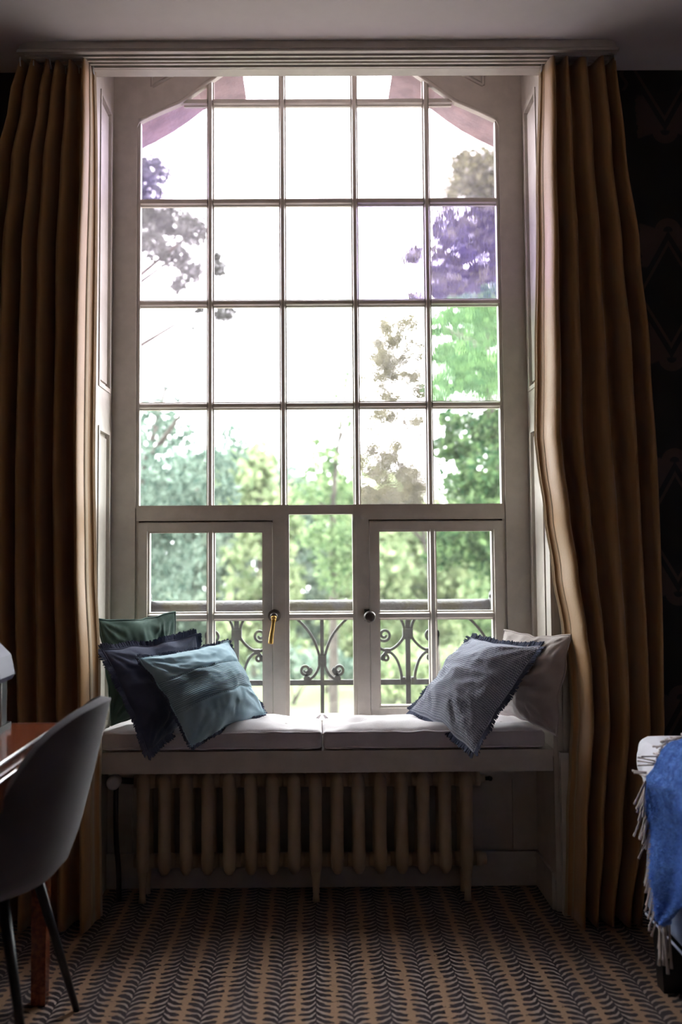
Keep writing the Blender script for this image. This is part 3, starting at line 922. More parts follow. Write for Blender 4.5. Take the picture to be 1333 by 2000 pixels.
pillow('pillow', 'teal blue pillow with two seams and a ribbed middle, in front on the left', M['teal'],
       [(-0.588, -0.070, 0.818), (-0.322, 0.190, 0.844), (-0.193, 0.150, 0.603), (-0.412, -0.125, 0.545)], 0.100, 37, 0.40, wr=1.0, seams=(0.34, 0.69), flange=M['navy'], flange_w=0.009)
pillow('pillow', 'grey blue waffle pillow with dark frayed border, leaning in front on the right', M['waffle'],
       [(0.520, 0.215, 0.846), (0.704, -0.045, 0.841), (0.470, -0.130, 0.524), (0.304, 0.185, 0.604)], 0.095, 51, 0.40, wr=1.2, flange=M['navy'], flange_w=0.02)
pillow('pillow', 'beige grey linen pillow behind the waffle pillow, against the right reveal', M['beige'],
       [(0.634, 0.200, 0.875), (0.787, -0.110, 0.884), (0.740, -0.085, 0.565), (0.600, 0.190, 0.592)], 0.085, 66, 0.10, wr=1.5)

# ================================================================== RADIATOR
rad = thing('radiator', 'cream cast iron column radiator below the window seat', 'radiator', (-0.06, 0.13, 0))
RX0, PIT = -0.597, 0.0716
def section_bm(x):
    bm = bmesh.new()
    zb, zt = 0.088, 0.415
    for y in (0.095, 0.185):
        prof = [(0.010, zb), (0.019, zb + 0.014), (0.0225, zb + 0.05), (0.021, zb + 0.08), (0.021, zt - 0.08), (0.0225, zt - 0.05), (0.020, zt - 0.016), (0.010, zt)]
        lathe(bm, prof, (x, y, 0), 'Z', 12)
    for z in (zb + 0.032, zt - 0.032):
        lathe(bm, [(0.016, 0.09), (0.018, 0.11), (0.018, 0.17), (0.016, 0.19)], (x, 0, z), 'Y', 12)
        lathe(bm, [(0.026, -0.020), (0.026, 0.020)], (x, 0.14, z), 'X', 14)
        lathe(bm, [(0.022, -PIT / 2), (0.024, -0.02), (0.024, 0.02), (0.022, PIT / 2)], (x, 0.14, z), 'X', 14)
    return bm
first = ob('section', section_bm(RX0), M['rad'], rad, smooth=True)
for i in range(1, 16):
    o = first.copy(); COL.objects.link(o)
    o.location.x = first.location.x + i * PIT
foot0 = None
for i in (0, 8, 15):
    for y in (0.095, 0.185):
        bm = bmesh.new()
        x = RX0 + i * PIT
        tube(bm, [(x, y, 0.105), (x, y, 0.07), (x, y - 0.003, 0.025), (x, y - 0.006, 0.0)], [0.018, 0.014, 0.0105, 0.013], 10)
        ob('foot', bm, M['rad'], rad, smooth=True)
xr_ = RX0 + 15 * PIT
ob('end_plug', lathe(bmesh.new(), [(0.024, 0), (0.024, 0.02), (0.019, 0.024), (0.019, 0.034), (0.012, 0.036)], (xr_ + 0.036, 0.14, 0.120), 'X', 12), M['rad'], rad, smooth=True)
ob('end_plug', lathe(bmesh.new(), [(0.024, 0), (0.024, 0.016), (0.014, 0.02), (0.014, 0.034)], (xr_ + 0.036, 0.14, 0.383), 'X', 12), M['rad'], rad, smooth=True)
bm = lathe(bmesh.new(), [(0.006, 0.066), (0.006, 0.094), (0.003, 0.096)], (xr_, 0.14, 0.383), 'X', 8)
box(bm, xr_ + 0.084, xr_ + 0.092, 0.126, 0.154, 0.378, 0.388)
ob('bleed_key', bm, M['bronze'], rad)
bm = lathe(bmesh.new(), [(0.010, 0.110), (0.021, 0.105), (0.0225, 0.06), (0.020, 0.053), (0.014, 0.050)], (-0.690, 0, 0.395), 'Y', 20)
ob('thermostat_head', bm, M['plastic'], rad, smooth=True, label='round white thermostat dial')
bm = bmesh.new()
tube(bm, catmull([(-0.690, 0.11, 0.395), (-0.672, 0.13, 0.388), (-0.64, 0.14, 0.383), (-0.615, 0.14, 0.383)], 4), 0.010, 10)
ob('valve_tail', bm, M['bronze'], rad, smooth=True)
bm = bmesh.new()
tube(bm, catmull([(-0.688, 0.118, 0.385), (-0.692, 0.12, 0.34), (-0.690, 0.12, 0.2), (-0.682, 0.12, 0.1), (-0.680, 0.12, 0.0)], 5), 0.0085, 10)
ob('supply_pipe', bm, M['bronze'], rad, smooth=True)

# ================================================================== DESK
desk = thing('desk', 'glossy reddish brown wooden desk beside the grey chair', 'desk', (-1.05, -1.2, 0))
MH = M['mahogany']
bx('top', MH, desk, -1.75, -0.700, -1.95, -0.600, 0.676, 0.705, 0.0035, seg=3)
bx('apron', MH, desk, -1.73, -0.693, -1.94, -0.612, 0.600, 0.671, 0.003, seg=3)
for nm_, (xe, ye, ze) in (('top_edging', (-0.699, -0.600, 0.7035)), ('apron_edging', (-0.692, -0.612, 0.6700))):
    bm = bmesh.new()
    tube(bm, [(-1.74, ye, ze), (xe - 0.004, ye, ze), (xe, ye - 0.004, ze), (xe, -1.94, ze)], 0.0032, 8)
    ob(nm_, bm, M['chrome'], desk, smooth=True, label='bright metal edging strip')
bx('apron_neck', MH, desk, -1.72, -0.715, -1.93, -0.63, 0.671, 0.676)
for x, y in ((-0.735, -0.632), (-1.70, -0.632), (-0.735, -1.90), (-1.70, -1.90)):
    bm = bmesh.new()
    tube(bm, [(x, y, 0.60), (x, y, 0.0)], [1.0, 0.82], flat=(0.022, 0.022))
    ob('leg', bm, MH, desk, bevel=0.002)

# ------------------------------------------------------------------ appliance at the desk's end
ap = thing('appliance', 'slim black appliance with a lilac grey hood standing on the desk', 'appliance', (-0.88, -0.74, 0.705))
T = NT('lilac_plastic'); M['lilac'] = T.done(T.bsdf((0.055, 0.047, 0.095), 0.5))
bm = prism(bmesh.new(), [(-0.99, 0.832), (-0.802, 0.832), (-0.795, 0.845), (-0.806, 0.895), (-0.836, 0.925), (-0.99, 0.945)], -0.80, -0.68)
ob('hood', bm, M['lilac'], ap, bevel=0.006)
bx('body', M['black'], ap, -0.97, -0.812, -0.79, -0.69, 0.722, 0.832, 0.006)
bx('base_plate', M['black'], ap, -0.99, -0.806, -0.81, -0.67, 0.705, 0.722, 0.004)
bm = bmesh.new(); tube(bm, [(-0.808, -0.752, 0.722), (-0.808, -0.752, 0.834)], 0.0022, 8)
ob('rod', bm, M['plastic'], ap, smooth=True, label='thin bright upright rod')
ob('button', lathe(bmesh.new(), [(0.004, -0.8035), (0.004, -0.8), (0.002, -0.799)], (-0.835, 0, 0.872), 'Y', 10), M['plastic'], ap, smooth=True)
bx('vent_line', M['black'], ap, -0.985, -0.808, -0.8012, -0.799, 0.851, 0.854)

# ================================================================== CHAIR
ch = thing('chair', 'grey upholstered shell chair with thin black legs, pushed to the desk', 'chair', (-0.84, -0.88, 0))
CX, CY = -0.84, -0.88
def rim_z(th):
    a = abs(math.degrees(th))
    tab = ((0, 0.806), (15, 0.802), (30, 0.782), (45, 0.728), (60, 0.612), (75, 0.552), (90, 0.515), (110, 0.475), (140, 0.46), (180, 0.455))
    for (p, zp), (q, zq) in zip(tab, tab[1:]):
        if a <= q:
            t = (a - p) / (q - p)
            i = [k[0] for k in tab].index(p)
            z0 = tab[i - 1][1] if i else tab[1][1]
            z3 = tab[min(i + 2, len(tab) - 1)][1]
            return 0.5 * (2 * zp + (zq - z0) * t + (2 * z0 - 5 * zp + 4 * zq - z3) * t * t + (3 * zp - z0 - 3 * zq + z3) * t ** 3)
    return 0.455
def shell(u, v, off=0.0):
    th = (u * 2 - 1) * PI
    back = max(0, math.cos(th)) ** 0.8
    zr = rim_z(th)
    prof = ((0.0, 0.0, 0.0), (0.20, 0.60, 0.0), (0.34, 0.84, 0.03), (0.46, 0.945, 0.12), (0.60, 0.99, 0.30), (0.80, 1.0, 0.65), (1.0, 1.0, 1.0))
    for (a, ra, za), (b, rb, zb) in zip(prof, prof[1:]):
        if v <= b + 1e-9:
            t = (v - a) / (b - a); rr = ra + (rb - ra) * t; zz = za + (zb - za) * t; break
    z = 0.385 + (zr - 0.385) * zz
    R = 1.0 / math.sqrt((math.cos(th) / 0.235) ** 2 + (math.sin(th) / 0.245) ** 2)
    lean = back * max(0, z - 0.40) * 0.235
    return (CX + (R * rr + lean) * math.cos(th), CY + R * rr * math.sin(th) * (1 + 0.05 * zz), z)
bm = bmesh.new()
nu, nv = 72, 24
uvl = bm.loops.layers.uv.new('UVMap')
vv_ = [[bm.verts.new(shell(i / nu, j / nv)) for i in range(nu)] for j in range(1, nv + 1)]
c0 = bm.verts.new((CX, CY, 0.385))
for i in range(nu):
    f = bm.faces.new((c0, vv_[0][(i + 1) % nu], vv_[0][i]))
    for j in range(nv - 1):
        f = bm.faces.new((vv_[j][i], vv_[j][(i + 1) % nu], vv_[j + 1][(i + 1) % nu], vv_[j + 1][i]))
for f in bm.faces:
    for lp in f.loops: lp[uvl].uv = (lp.vert.co.y + lp.vert.co.x * 0.7, lp.vert.co.z)
bmesh.ops.recalc_face_normals(bm, faces=bm.faces[:])
me = bpy.data.meshes.new('shell'); bm.to_mesh(me); bm.free()
so = mesh_obj('shell', me, M['chair'], ch, True)
m = so.modifiers.new('thick', 'SOLIDIFY'); m.thickness = 0.026; m.offset = -1
m = so.modifiers.new('bev', 'BEVEL'); m.width = 0.009; m.segments = 3; m.limit_method = 'ANGLE'; m.angle_limit = 1.0
def dispc(w, p):
    w = w.copy(); r = math.hypot(p.x, p.y)
    w.z += 0.012 * (1 - min(1, r) ** 2) * max(0, p.z)
    k = max(1.0, math.hypot(p.x, p.y) ** 1.0)
    w.x = CX - 0.01 + (w.x - CX + 0.01) / k; w.y = CY + (w.y - CY) / k
    return w
rounded_box('seat_pad', CX - 0.20, CX + 0.165, CY - 0.19, CY + 0.19, 0.415, 0.455, 0.018, M['chair'], ch, (16, 16, 5), dispc)
for sx in (-1, 1):
    for sy in (-1, 1):
        bm = bmesh.new()
        tube(bm, [(CX + sx * 0.120, CY + sy * 0.12, 0.388), (CX + sx * 0.21, CY + sy * 0.205, 0.0)], [0.0135, 0.0085], 12)
        ob('leg', bm, M['black'], ch, smooth=True)

# ================================================================== BED
bed = thing('bed', 'navy upholstered bed base and mattress on black legs', 'bed', (1.5, -1.5, 0))
rounded_box('base', 0.860, 2.40, -2.55, -0.535, 0.178, 0.362, 0.030, M['bed'], bed, (14, 14, 8))
rounded_box('mattress', 0.878, 2.38, -2.54, -0.555, 0.363, 0.515, 0.035, M['bed'], bed, (14, 14, 8))
bm = bmesh.new()
tube(bm, [(2.39, -0.534, 0.180), (0.868, -0.536, 0.180), (0.859, -0.545, 0.180), (0.859, -2.54, 0.180)], 0.0035, 6)
T = NT('pale_piping'); M['ppipe'] = T.done(T.bsdf((0.30, 0.32, 0.42), 0.7))
ob('piping', bm, M['ppipe'], bed, smooth=True, label='pale piping along the lower edge')
for x, y in ((0.905, -0.585), (2.33, -0.585), (0.905, -2.49), (2.33, -2.49)):
    bm = bmesh.new(); tube(bm, [(x, y, 0.185), (x, y, 0.0)], [1.0, 0.74], flat=(0.034, 0.034))
    ob('leg', bm, M['black'], bed, bevel=0.004)
duv = thing('duvet', 'white duvet bulging over the end of the bed', 'duvet', (1.5, -1.4, 0.52))
def ddisp(w, p):
    w = w.copy()
    fold = 0.018 * nz((w.y * 5, w.z * 9, 3)) + 0.012 * (1 - 2 * abs(nz((w.y * 7 + w.z * 6, w.x * 5, 8))))
    if p.x < -0.9: w.x += fold - 0.008
    if p.y > 0.9: w.y += 0.02 * nz((w.x * 5, w.z * 8, 6))
    w.z += (0.02 * nz((w.x * 3, w.y * 3, 2)) + 0.01 * nz((w.x * 8, w.y * 8, 4))) * max(0, p.z)
    return w
rounded_box('cover', 0.836, 2.38, -2.50, -0.500, 0.517, 0.650, 0.062, M['duvet'], duv, (26, 40, 14), ddisp)
# throw over the side of the bed: s runs from the hanging tip up and over the edge
thr = thing('throw', 'blue mohair throw with beige fringe hanging over the bed side', 'blanket', (0.86, -0.9, 0.4))
path = [(0.838, 0.245), (0.836, 0.33), (0.838, 0.42), (0.836, 0.50), (0.820, 0.565), (0.824, 0.625), (0.856, 0.668), (0.93, 0.690), (1.03, 0.698), (1.25, 0.700)]
pc = catmull([(x, 0, z) for x, z in path], 8)
far = [(0.0, -0.775), (0.10, -0.745), (0.22, -0.695), (0.31, -0.680), (0.38, -0.700), (0.46, -0.755), (0.55, -0.780), (0.70, -0.79), (1.0, -0.80)]
nea = [(0.0, -0.800), (0.10, -0.90), (0.22, -1.02), (0.34, -1.16), (0.5, -1.35), (1.0, -1.7)]
def lin(tab, s):
    for (a, va), (b, vb) in zip(tab, tab[1:]):
        if s <= b: return va + (vb - va) * (s - a) / (b - a)
    return tab[-1][1]
def throw_pt(u, v):
    k = v * (len(pc) - 1); i = min(int(k), len(pc) - 2); fr = k - i
    p = pc[i].lerp(pc[i + 1], fr)
    y = lin(far, v) * (1 - u) + lin(nea, v) * u
    wob = 0.012 * nz((y * 6, v * 7, 4)) + 0.006 * nz((y * 18, v * 18, 5))
    if v < 0.5: return Vector((p.x - 0.008 + wob - 0.01 * math.sin(u * 9) * (1 - 2 * v), y, p.z))
    return Vector((p.x, y, p.z + 0.004 + abs(wob)))
o = mesh_obj('cloth', grid_mesh('cloth', throw_pt, 50, 90), M['throw'], thr, True)
m = o.modifiers.new('thick', 'SOLIDIFY'); m.thickness = 0.010; m.offset = 0
rng = random.Random(5)
# short mohair hairs standing off the cloth
bm = bmesh.new()
for i in range(9000):
    u, v = rng.random(), rng.random() * 0.85
    p = throw_pt(u, v) + Vector((-0.005, 0, 0.003 if v > 0.5 else 0))
    out = Vector((-1, 0, 0.1)) if v < 0.45 else Vector((-0.4, 0, 1))
    d = (out + Vector((rng.gauss(0, 0.5), rng.gauss(0, 0.9), rng.gauss(-0.3, 0.9)))).normalized() * rng.uniform(0.006, 0.014)
    s = Vector((0, 0.0012, 0.0006))
    bm.faces.new([bm.verts.new(q) for q in (p - s, p + s, p + d)])
ob('nap', bm, M['throw'], thr, kind='stuff')
bm = bmesh.new()
def strand(p, d, L, r=0.0022):
    a = Vector((rng.uniform(-1, 1), rng.uniform(-1, 1), 0)) * 0.008
    pts = catmull([p, p + d * L * 0.35 + a * 0.5, p + d * L * 0.7 + a, p + d * L + a * 1.4], 3)
    tube(bm, pts, [r] * (len(pts) - 2) + [r * 1.3, r * 1.5], 5)
for i in range(96):
    v = (i + rng.random()) / 70 if i < 34 else 0.47 + (i - 34 + rng.random()) / 117
    p = throw_pt(0.0, v * 0.98)
    if v < 0.48:
        d = Vector((rng.uniform(-0.25, 0.0), 0.22 + rng.uniform(-0.1, 0.2), -1.0)).normalized()
        p = p + Vector((-0.006, 0, 0))
        strand(p, d, rng.uniform(0.05, 0.085))
    else:
        d = Vector((rng.uniform(-0.9, 0.5), 0.8, rng.uniform(-0.35, 0.05))).normalized()
        strand(p + Vector((-0.004, 0, 0.007)), d, rng.uniform(0.022, 0.05), 0.0021)
for i in range(9):
    p = throw_pt(i / 9 * 0.9, 0.0)
    strand(p, Vector((rng.uniform(-0.1, 0.05), rng.uniform(-0.1, 0.1), -1)).normalized(), rng.uniform(0.08, 0.12), 0.003)
ob('fringe', bm, M['fringe'], thr, smooth=True, kind='stuff')

# ================================================================== IRON BALCONY RAILING
rl = thing('railing', 'wrought iron balcony railing of scrolls under a mossy round handrail', 'railing', (0, 0.75, 0.4))
YR = 0.75
bm = bmesh.new(); tube(bm, [(-0.70, YR, 0.931), (0.70, YR, 0.931)], 0.0235, 16)
ob('handrail', bm, M['handrail'], rl, smooth=True, label='thick round handrail patched with moss')
bx('lower_rail', M['iron'], rl, -0.72, 0.72, YR - 0.006, YR + 0.006, 0.616, 0.637, 0.002)
for s in (-1, 1):
    bm = bmesh.new()
    lathe(bm, [(0.030, -0.012), (0.034, 0), (0.030, 0.012)], (s * 0.690, YR, 0.931), 'X', 16)
    ob('end_collar', bm, M['iron'], rl, smooth=True)
    bm = bmesh.new()
    tube(bm, catmull([(s * 0.69, YR, 0.95), (s * 0.688, YR - 0.01, 0.975), (s * 0.700, YR - 0.05, 0.985), (s * 0.71, YR - 0.09, 0.97)], 5), 1.0, flat=(0.008, 0.010))
    ob('wall_bracket', bm, M['iron'], rl)

def spiral(c, r0, r1, a0, turns, n=26, sgn=1):
    return [(c[0] + (r0 + (r1 - r0) * k / n) * math.cos(a0 + sgn * 2 * PI * turns * k / n), c[1] + (r0 + (r1 - r0) * k / n) * math.sin(a0 + sgn * 2 * PI * turns * k / n)) for k in range(n + 1)]

def ironbar(parent, pts2, w=0.0050, d=0.009, taper=False):
    bm = bmesh.new()
    pts = [(x, YR, z) for x, z in pts2]
    n = len(pts)
    rr = [1.0] * n
    if taper:
        for k in range(6): rr[k] = 0.55 + 0.45 * k / 6
    tube(bm, pts, rr, flat=(d, w))
    return ob('scroll', bm, M['iron'], parent)

def collar(parent, x, z, r=0.012, h=0.012):
    bx('collar', M['iron'], parent, x - r, x + r, YR - 0.014, YR + 0.014, z - h, z + h, 0.004)

def S2(pts, n=5):
    return [(p.x, p.z) for p in catmull([(x, 0, z) for x, z in pts], n)]

def lyre(x0, sides):
    bm = bmesh.new(); tube(bm, [(x0, YR, 0.910), (x0, YR, 0.40)], 1.0, flat=(0.007, 0.0072), up=Vector((0, 1, 0)))
    ob('baluster', bm, M['iron'], rl)
    bx('collar', M['iron'], rl, x0 - 0.017, x0 + 0.017, YR - 0.015, YR + 0.015, 0.697, 0.733, 0.006)
    for s in sides:
        sp = spiral((x0 + s * 0.066, 0.677), 0.006, 0.024, 0.0 if s > 0 else PI, 1.55, 30, 1 if s < 0 else -1)
        # spiral ends low on the outer side, then sweeps along the rail, up to the collar and flares out
        rest = S2([sp[-1], (x0 + s * 0.070, 0.643), (x0 + s * 0.050, 0.641), (x0 + s * 0.026, 0.662), (x0 + s * 0.010, 0.700), (x0 + s * 0.012, 0.735), (x0 + s * 0.035, 0.800), (x0 + s * 0.075, 0.855), (x0 + s * 0.130, 0.905)])
        ironbar(rl, sp + rest[2:], taper=True)
        collar(rl, x0 + s * 0.060, 0.640, 0.010, 0.012)

def leafpost(x0):
    bm = bmesh.new(); tube(bm, [(x0, YR, 0.912), (x0, YR, 0.40)], 1.0, flat=(0.007, 0.0095))
    ob('baluster', bm, M['iron'], rl)
    bx('collar', M['iron'], rl, x0 - 0.020, x0 + 0.020, YR - 0.015, YR + 0.015, 0.797, 0.838, 0.006)
    for s in (-1, 1):
        sp = spiral((x0 + s * 0.094, 0.814), 0.006, 0.030, PI if s > 0 else 0.0, 1.60, 34, -1 if s < 0 else 1)
        rest = S2([sp[-1], (x0 + s * 0.118, 0.772), (x0 + s * 0.090, 0.752), (x0 + s * 0.055, 0.762), (x0 + s * 0.022, 0.795), (x0 + s * 0.013, 0.825), (x0 + s * 0.022, 0.865), (x0 + s * 0.050, 0.906)])
        ironbar(rl, sp + rest[2:], taper=True)
        sp = spiral((x0 + s * 0.090, 0.722), 0.004, 0.0165, PI / 2, 1.35, 26, -1 if s > 0 else 1)
        rest = S2([sp[-1], (x0 + s * 0.090, 0.744), (x0 + s * 0.068, 0.742), (x0 + s * 0.045, 0.715), (x0 + s * 0.030, 0.670), (x0 + s * 0.025, 0.632)])
        ironbar(rl, sp + rest[2:], taper=True)
        collar(rl, x0 + s * 0.082, 0.750, 0.011, 0.010)
        collar(rl, x0 + s * 0.022, 0.632, 0.010, 0.014)
lyre(0.005, (-1, 1))
leafpost(-0.337); leafpost(0.349)
lyre(0.694, (-1,)); lyre(-0.684, (1,))
for s in (-1, 1):
    bx('foot_bracket', M['iron'], rl, s * 0.684 - 0.02, s * 0.684 + 0.02, 0.66, 0.77, 0.38, 0.40)

# ================================================================== GARDEN
GZ = -3.2
lawn = bx('lawn', M['lawn'], None, -60, 60, 12.0, 80, GZ - 0.3, GZ); lawn['kind'] = 'structure'; lawn['label'] = 'sunless pale green lawn below the window'
refl = bx('reflector', M['gravel'], None, -60, 60, 0.66, 12.0, GZ - 0.3, GZ + 0.01); refl['kind'] = 'structure'; refl['label'] = 'unseen added gravel terrace at the foot of the house'  # ground added out of view to bounce light up to the ceiling

def W(px, py, Y):
    """metres from the survey of the view axis: offset right and up at distance Y"""
    D = Y + 3.27
    return ((px - 618) / 1944 * D - 0.02, (1071 - py) / 1944 * D + 1.16)

def foliage(name, clumps, leaf, mat, parent, seed, dens=1.0, aspect=0.5, droop=0.4):
    """clumps: (x,y,z,r). Leaves are folded quads scattered in shells of each clump"""
    rng = np.random.default_rng(seed)
    cs = []
    for (x, y, z, r) in clumps:
        n = max(12, int(dens * 32 * (r / leaf) ** 2))
        d = rng.normal(size=(n, 3)); d /= np.linalg.norm(d, axis=1)[:, None]
        rad = r * rng.uniform(0.35, 1.08, n) ** 0.6
        lump = 1 + 0.28 * np.sin(d[:, 0] * 5 + x * 3) * np.sin(d[:, 2] * 6 + z * 2) + 0.2 * np.sin(d[:, 1] * 7 + x)
        p = d * (rad * lump)[:, None] * np.array([1, 1, 0.85]) + np.array([x, y, z])
        cs.append(p)
    c = np.concatenate(cs)
    n = len(c)
    a = rng.normal(size=(n, 3)); a[:, 2] -= droop * 1.2
    a /= np.linalg.norm(a, axis=1)[:, None]
    b = rng.normal(size=(n, 3)); b[:, 2] += 0.4
    b -= (b * a).sum(1)[:, None] * a
    b /= np.linalg.norm(b, axis=1)[:, None]
    L = leaf * rng.uniform(0.6, 1.3, n)[:, None]
    Wd = L * aspect
    nrm = np.cross(a, b)
    v = np.stack([c - a * L * 0.5, c + b * Wd * 0.5 + nrm * L * 0.08, c + a * L * 0.5, c - b * Wd * 0.5 + nrm * L * 0.08], 1).reshape(-1, 3)
    me = bpy.data.meshes.new(name)
    me.vertices.add(4 * n); me.vertices.foreach_set('co', v.astype(np.float32).ravel())
    me.loops.add(4 * n); me.loops.foreach_set('vertex_index', np.arange(4 * n, dtype=np.int32))
    me.polygons.add(n); me.polygons.foreach_set('loop_start', np.arange(0, 4 * n, 4, dtype=np.int32))
    me.polygons.foreach_set('loop_total', np.full(n, 4, dtype=np.int32))
    me.update(); me.validate()
    return mesh_obj(name, me, mat, parent, kind='stuff')

def tree(name, label, cat, base, clumps, leaf, mat, seed, trunk_r=0.12, dens=1.0, aspect=0.5, group=None, limbs=5, droop=0.4):
    t = thing(name, label, cat, (base[0], base[1], GZ), group)
    top = max(clumps, key=lambda c: c[2])
    bm = bmesh.new()
    hx, hy, hz = np.mean([c[0] for c in clumps]), np.mean([c[1] for c in clumps]), top[2] - top[3] * 0.4
    trunk = catmull([(base[0], base[1], GZ), (base[0] * 0.8 + hx * 0.2, base[1], GZ + (hz - GZ) * 0.35), (base[0] * 0.4 + hx * 0.6, hy, GZ + (hz - GZ) * 0.7), (top[0], top[1], hz)], 5)
    tube(bm, trunk, [trunk_r * (1 - 0.8 * k / (len(trunk) - 1)) for k in range(len(trunk))], 9)
    ob('trunk', bm, M['bark'], t, smooth=True)
    rng = random.Random(seed)
    for c in rng.sample(clumps, min(limbs, len(clumps))):
        k = min(range(len(trunk)), key=lambda i: abs(trunk[i].z - (c[2] - 0.8 * abs(c[0] - trunk[i].x))))
        a = trunk[k]
        bm = bmesh.new()
        mid = a.lerp(Vector(c[:3]), 0.5) + Vector((0, 0, 0.12 * c[3]))
        tube(bm, catmull([a, mid, Vector(c[:3])], 4), [trunk_r * 0.4 * (1 - 0.75 * i / 8) for i in range(9)], 6)
        ob('branch', bm, M['bark'], t, smooth=True)
    foliage('foliage', clumps, leaf, mat, t, seed, dens, aspect, droop)
    return t

def clumps_at(Y, lst, dy=0.8, seed=1):
    rng = random.Random(seed)
    out = []
    for (px, py, r) in lst:
        y = Y + rng.uniform(-dy, dy)
        x, z = W(px, py, y)
        out.append((x, y, z, r / 1944 * (y + 3.27)))
    return out

# broad-leaved tree on the left
tree('leafy_tree', 'blue green leafy tree filling the left panes, nearest of the left trees', 'tree', (-3.6, 11.0),
     clumps_at(11, [(290, 850, 48), (350, 850, 42), (330, 930, 70), (420, 895, 42), (455, 850, 26), (440, 915, 34), (300, 1010, 80), (390, 985, 60), (250, 900, 90), (310, 1100, 85), (230, 1040, 100), (445, 960, 30), (330, 812, 22), (290, 800, 20), (470, 880, 20), (300, 768, 9), (325, 752, 7), (345, 745, 6), (312, 780, 12), (350, 775, 7), (370, 785, 5), (285, 785, 12)], 0.9, 2),
     0.125, M['leaf_blue'], 21, 0.16, 1.2, 0.42, 'garden trees')
# pine; its outer clumps are added out of view to shade the window
tree('pine_tree', 'dark pine tree reaching in at the top left panes', 'tree', (-3.9, 7.0),
     clumps_at(7, [(290, 320, 44), (280, 370, 36), (225, 330, 60), (290, 425, 40), (335, 420, 40), (380, 440, 36), (300, 470, 30), (345, 490, 30), (375, 520, 26), (352, 545, 20), (428, 515, 22), (425, 490, 14), (445, 607, 20), (425, 605, 14), (392, 598, 10), (225, 430, 60), (215, 520, 40), (380, 632, 6), (150, 300, 80), (80, 430, 100), (60, 260, 100), (130, 560, 80), (-50, 350, 120), (-60, 540, 110), (250, 250, 40)], 0.5, 3),
     0.10, M['leaf_pine'], 22, 0.12, 5.0, 0.20, 'garden trees', 6, 0.1)
# tall trees on the right; outermost clumps added out of view for shade
tree('tall_tree', 'tall olive green tree with loose airy sprays behind the upper right panes', 'tree', (3.6, 14.0),
     clumps_at(14, [(930, 330, 44), (960, 300, 36), (985, 360, 60), (905, 350, 26), (895, 375, 20), (940, 430, 50), (900, 470, 44), (955, 500, 60), (870, 505, 30), (880, 560, 34), (980, 560, 60), (940, 580, 44), (830, 480, 18), (812, 495, 16), (820, 575, 14), (1010, 450, 70), (1020, 620, 80), (885, 425, 36), (865, 545, 34), (985, 420, 50), (920, 300, 26), (955, 345, 40), (900, 535, 44), (1080, 330, 110), (1150, 500, 130), (1130, 180, 110), (1090, 690, 120), (1260, 380, 150), (1260, 640, 150), (1060, 240, 70)], 0.9, 4),
     0.13, M['leaf_olive'], 23, 0.16, 2.0, 0.5, 'garden trees')
rg = random.Random(17)
airy = []
while len(airy) < 85:
    px, py = rg.uniform(712, 832), rg.uniform(612, 985)
    edge_k = 712 + 60 * max(0.0, (690 - py) / 80)
    if px > edge_k: airy.append((px, py, rg.uniform(9, 20) * (1.5 if py > 940 else 1.0)))
airy += [(800, 630, 24), (775, 650, 18), (742, 697, 16), (800, 690, 18), (750, 762, 15), (720, 980, 22), (770, 985, 26), (815, 975, 22)]
tree('airy_tree', 'thin tree with scattered leaf tufts behind the rippled panes', 'tree', (2.0, 12.0),
     clumps_at(12, airy, 0.7, 5),
     0.075, M['leaf_olive'], 24, 0.05, 1.3, 0.5, 'garden trees', 6)
tree('round_tree', 'full bright green tree standing behind the right hand panes', 'tree', (2.9, 10.0),
     clumps_at(10, [(865, 630, 30), (872, 690, 26), (868, 760, 34), (960, 600, 44), (908, 604, 34), (870, 875, 28), (985, 825, 44), (930, 640, 50), (970, 640, 44), (900, 690, 46), (940, 720, 56), (980, 740, 60), (890, 740, 34), (920, 850, 52), (960, 840, 44), (900, 880, 34), (945, 920, 56), (975, 960, 44), (895, 950, 34), (880, 820, 22), (1010, 860, 70), (930, 1050, 60), (970, 1080, 52), (880, 1060, 34), (1010, 1010, 80), (860, 1090, 30)], 0.7, 6),
     0.11, M['leaf_dark'], 25, 0.16, 1.9, 0.55, 'garden trees')
# light green tree in the middle
tree('young_tree', 'light green young tree in the middle of the view', 'tree', (0.35, 18.0),
     clumps_at(18, [(640, 895, 34), (615, 920, 26), (660, 940, 38), (600, 965, 30), (640, 985, 40), (685, 980, 34), (690, 820, 14), (672, 830, 10), (675, 745, 12), (685, 730, 8), (660, 770, 5), (640, 1050, 50), (690, 1060, 50), (700, 900, 24), (620, 860, 12), (655, 1120, 40)], 0.8, 7),
     0.15, M['leaf_green'], 26, 0.12, 1.0, 0.55, 'garden trees')
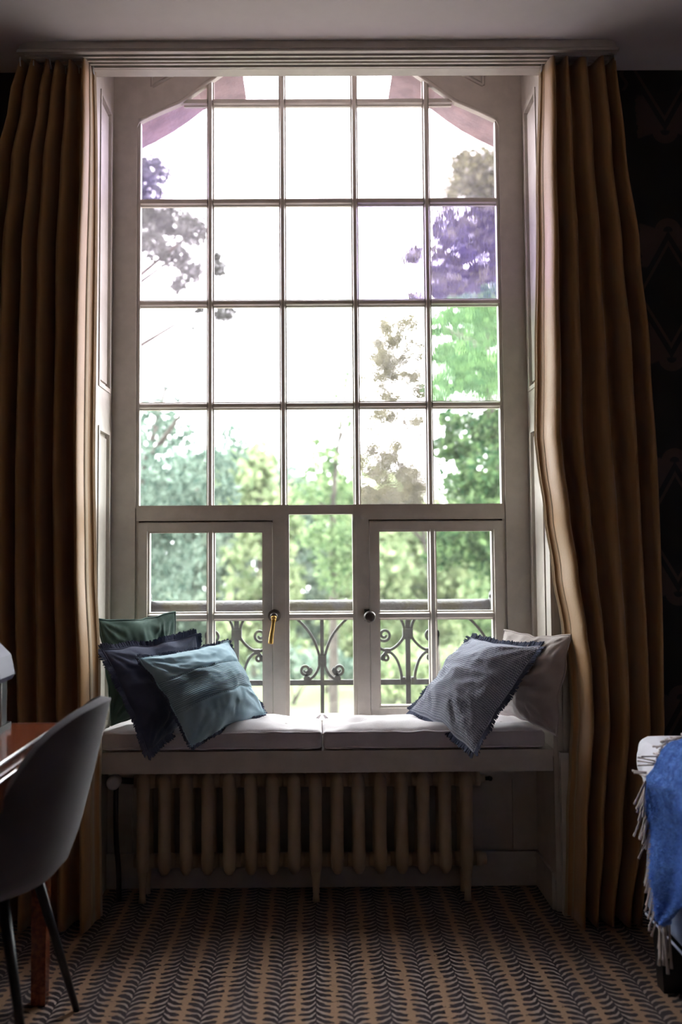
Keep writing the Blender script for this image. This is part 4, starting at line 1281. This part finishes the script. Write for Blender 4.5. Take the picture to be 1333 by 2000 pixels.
# woodland belt
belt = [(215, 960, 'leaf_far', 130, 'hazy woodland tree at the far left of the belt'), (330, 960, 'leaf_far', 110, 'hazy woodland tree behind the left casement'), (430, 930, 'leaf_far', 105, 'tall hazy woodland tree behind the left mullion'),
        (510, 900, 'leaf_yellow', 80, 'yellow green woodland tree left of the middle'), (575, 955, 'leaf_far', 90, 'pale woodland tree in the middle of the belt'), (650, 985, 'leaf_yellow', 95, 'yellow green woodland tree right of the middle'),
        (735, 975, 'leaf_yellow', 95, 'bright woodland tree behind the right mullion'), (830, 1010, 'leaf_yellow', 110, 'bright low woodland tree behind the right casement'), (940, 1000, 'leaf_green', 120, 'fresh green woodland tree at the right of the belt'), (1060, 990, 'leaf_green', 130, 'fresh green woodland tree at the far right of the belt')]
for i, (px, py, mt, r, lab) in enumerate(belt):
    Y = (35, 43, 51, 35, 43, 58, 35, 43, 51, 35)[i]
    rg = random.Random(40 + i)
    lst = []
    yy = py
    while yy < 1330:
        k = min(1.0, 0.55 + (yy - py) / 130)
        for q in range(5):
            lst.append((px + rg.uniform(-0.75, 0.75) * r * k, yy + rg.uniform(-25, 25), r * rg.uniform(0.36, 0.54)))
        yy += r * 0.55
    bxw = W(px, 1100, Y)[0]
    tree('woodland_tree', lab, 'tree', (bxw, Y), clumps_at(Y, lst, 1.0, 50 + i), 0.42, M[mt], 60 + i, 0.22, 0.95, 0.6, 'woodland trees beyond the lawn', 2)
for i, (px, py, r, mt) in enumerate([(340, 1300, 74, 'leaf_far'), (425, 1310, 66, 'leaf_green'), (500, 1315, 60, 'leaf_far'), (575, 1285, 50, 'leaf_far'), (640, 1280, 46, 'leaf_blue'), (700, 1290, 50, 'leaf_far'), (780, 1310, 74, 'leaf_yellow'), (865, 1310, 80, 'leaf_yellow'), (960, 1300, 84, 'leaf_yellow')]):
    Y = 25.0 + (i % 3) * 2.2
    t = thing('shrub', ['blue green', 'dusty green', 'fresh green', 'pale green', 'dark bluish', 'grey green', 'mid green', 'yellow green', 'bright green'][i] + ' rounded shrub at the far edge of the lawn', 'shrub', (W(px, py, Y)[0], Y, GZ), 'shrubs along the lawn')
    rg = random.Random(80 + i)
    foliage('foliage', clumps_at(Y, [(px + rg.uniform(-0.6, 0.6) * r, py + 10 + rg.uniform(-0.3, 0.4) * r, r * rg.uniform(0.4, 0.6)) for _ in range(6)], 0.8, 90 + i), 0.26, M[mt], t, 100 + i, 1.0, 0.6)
    bm = bmesh.new(); x = W(px, py, Y)[0]
    for k in range(4):
        tube(bm, [(x + rg.uniform(-0.1, 0.1), Y, GZ), (x + rg.uniform(-0.4, 0.4), Y + rg.uniform(-0.3, 0.3), GZ + 0.6)], [0.03, 0.015], 6)
    ob('stem', bm, M['bark'], t)
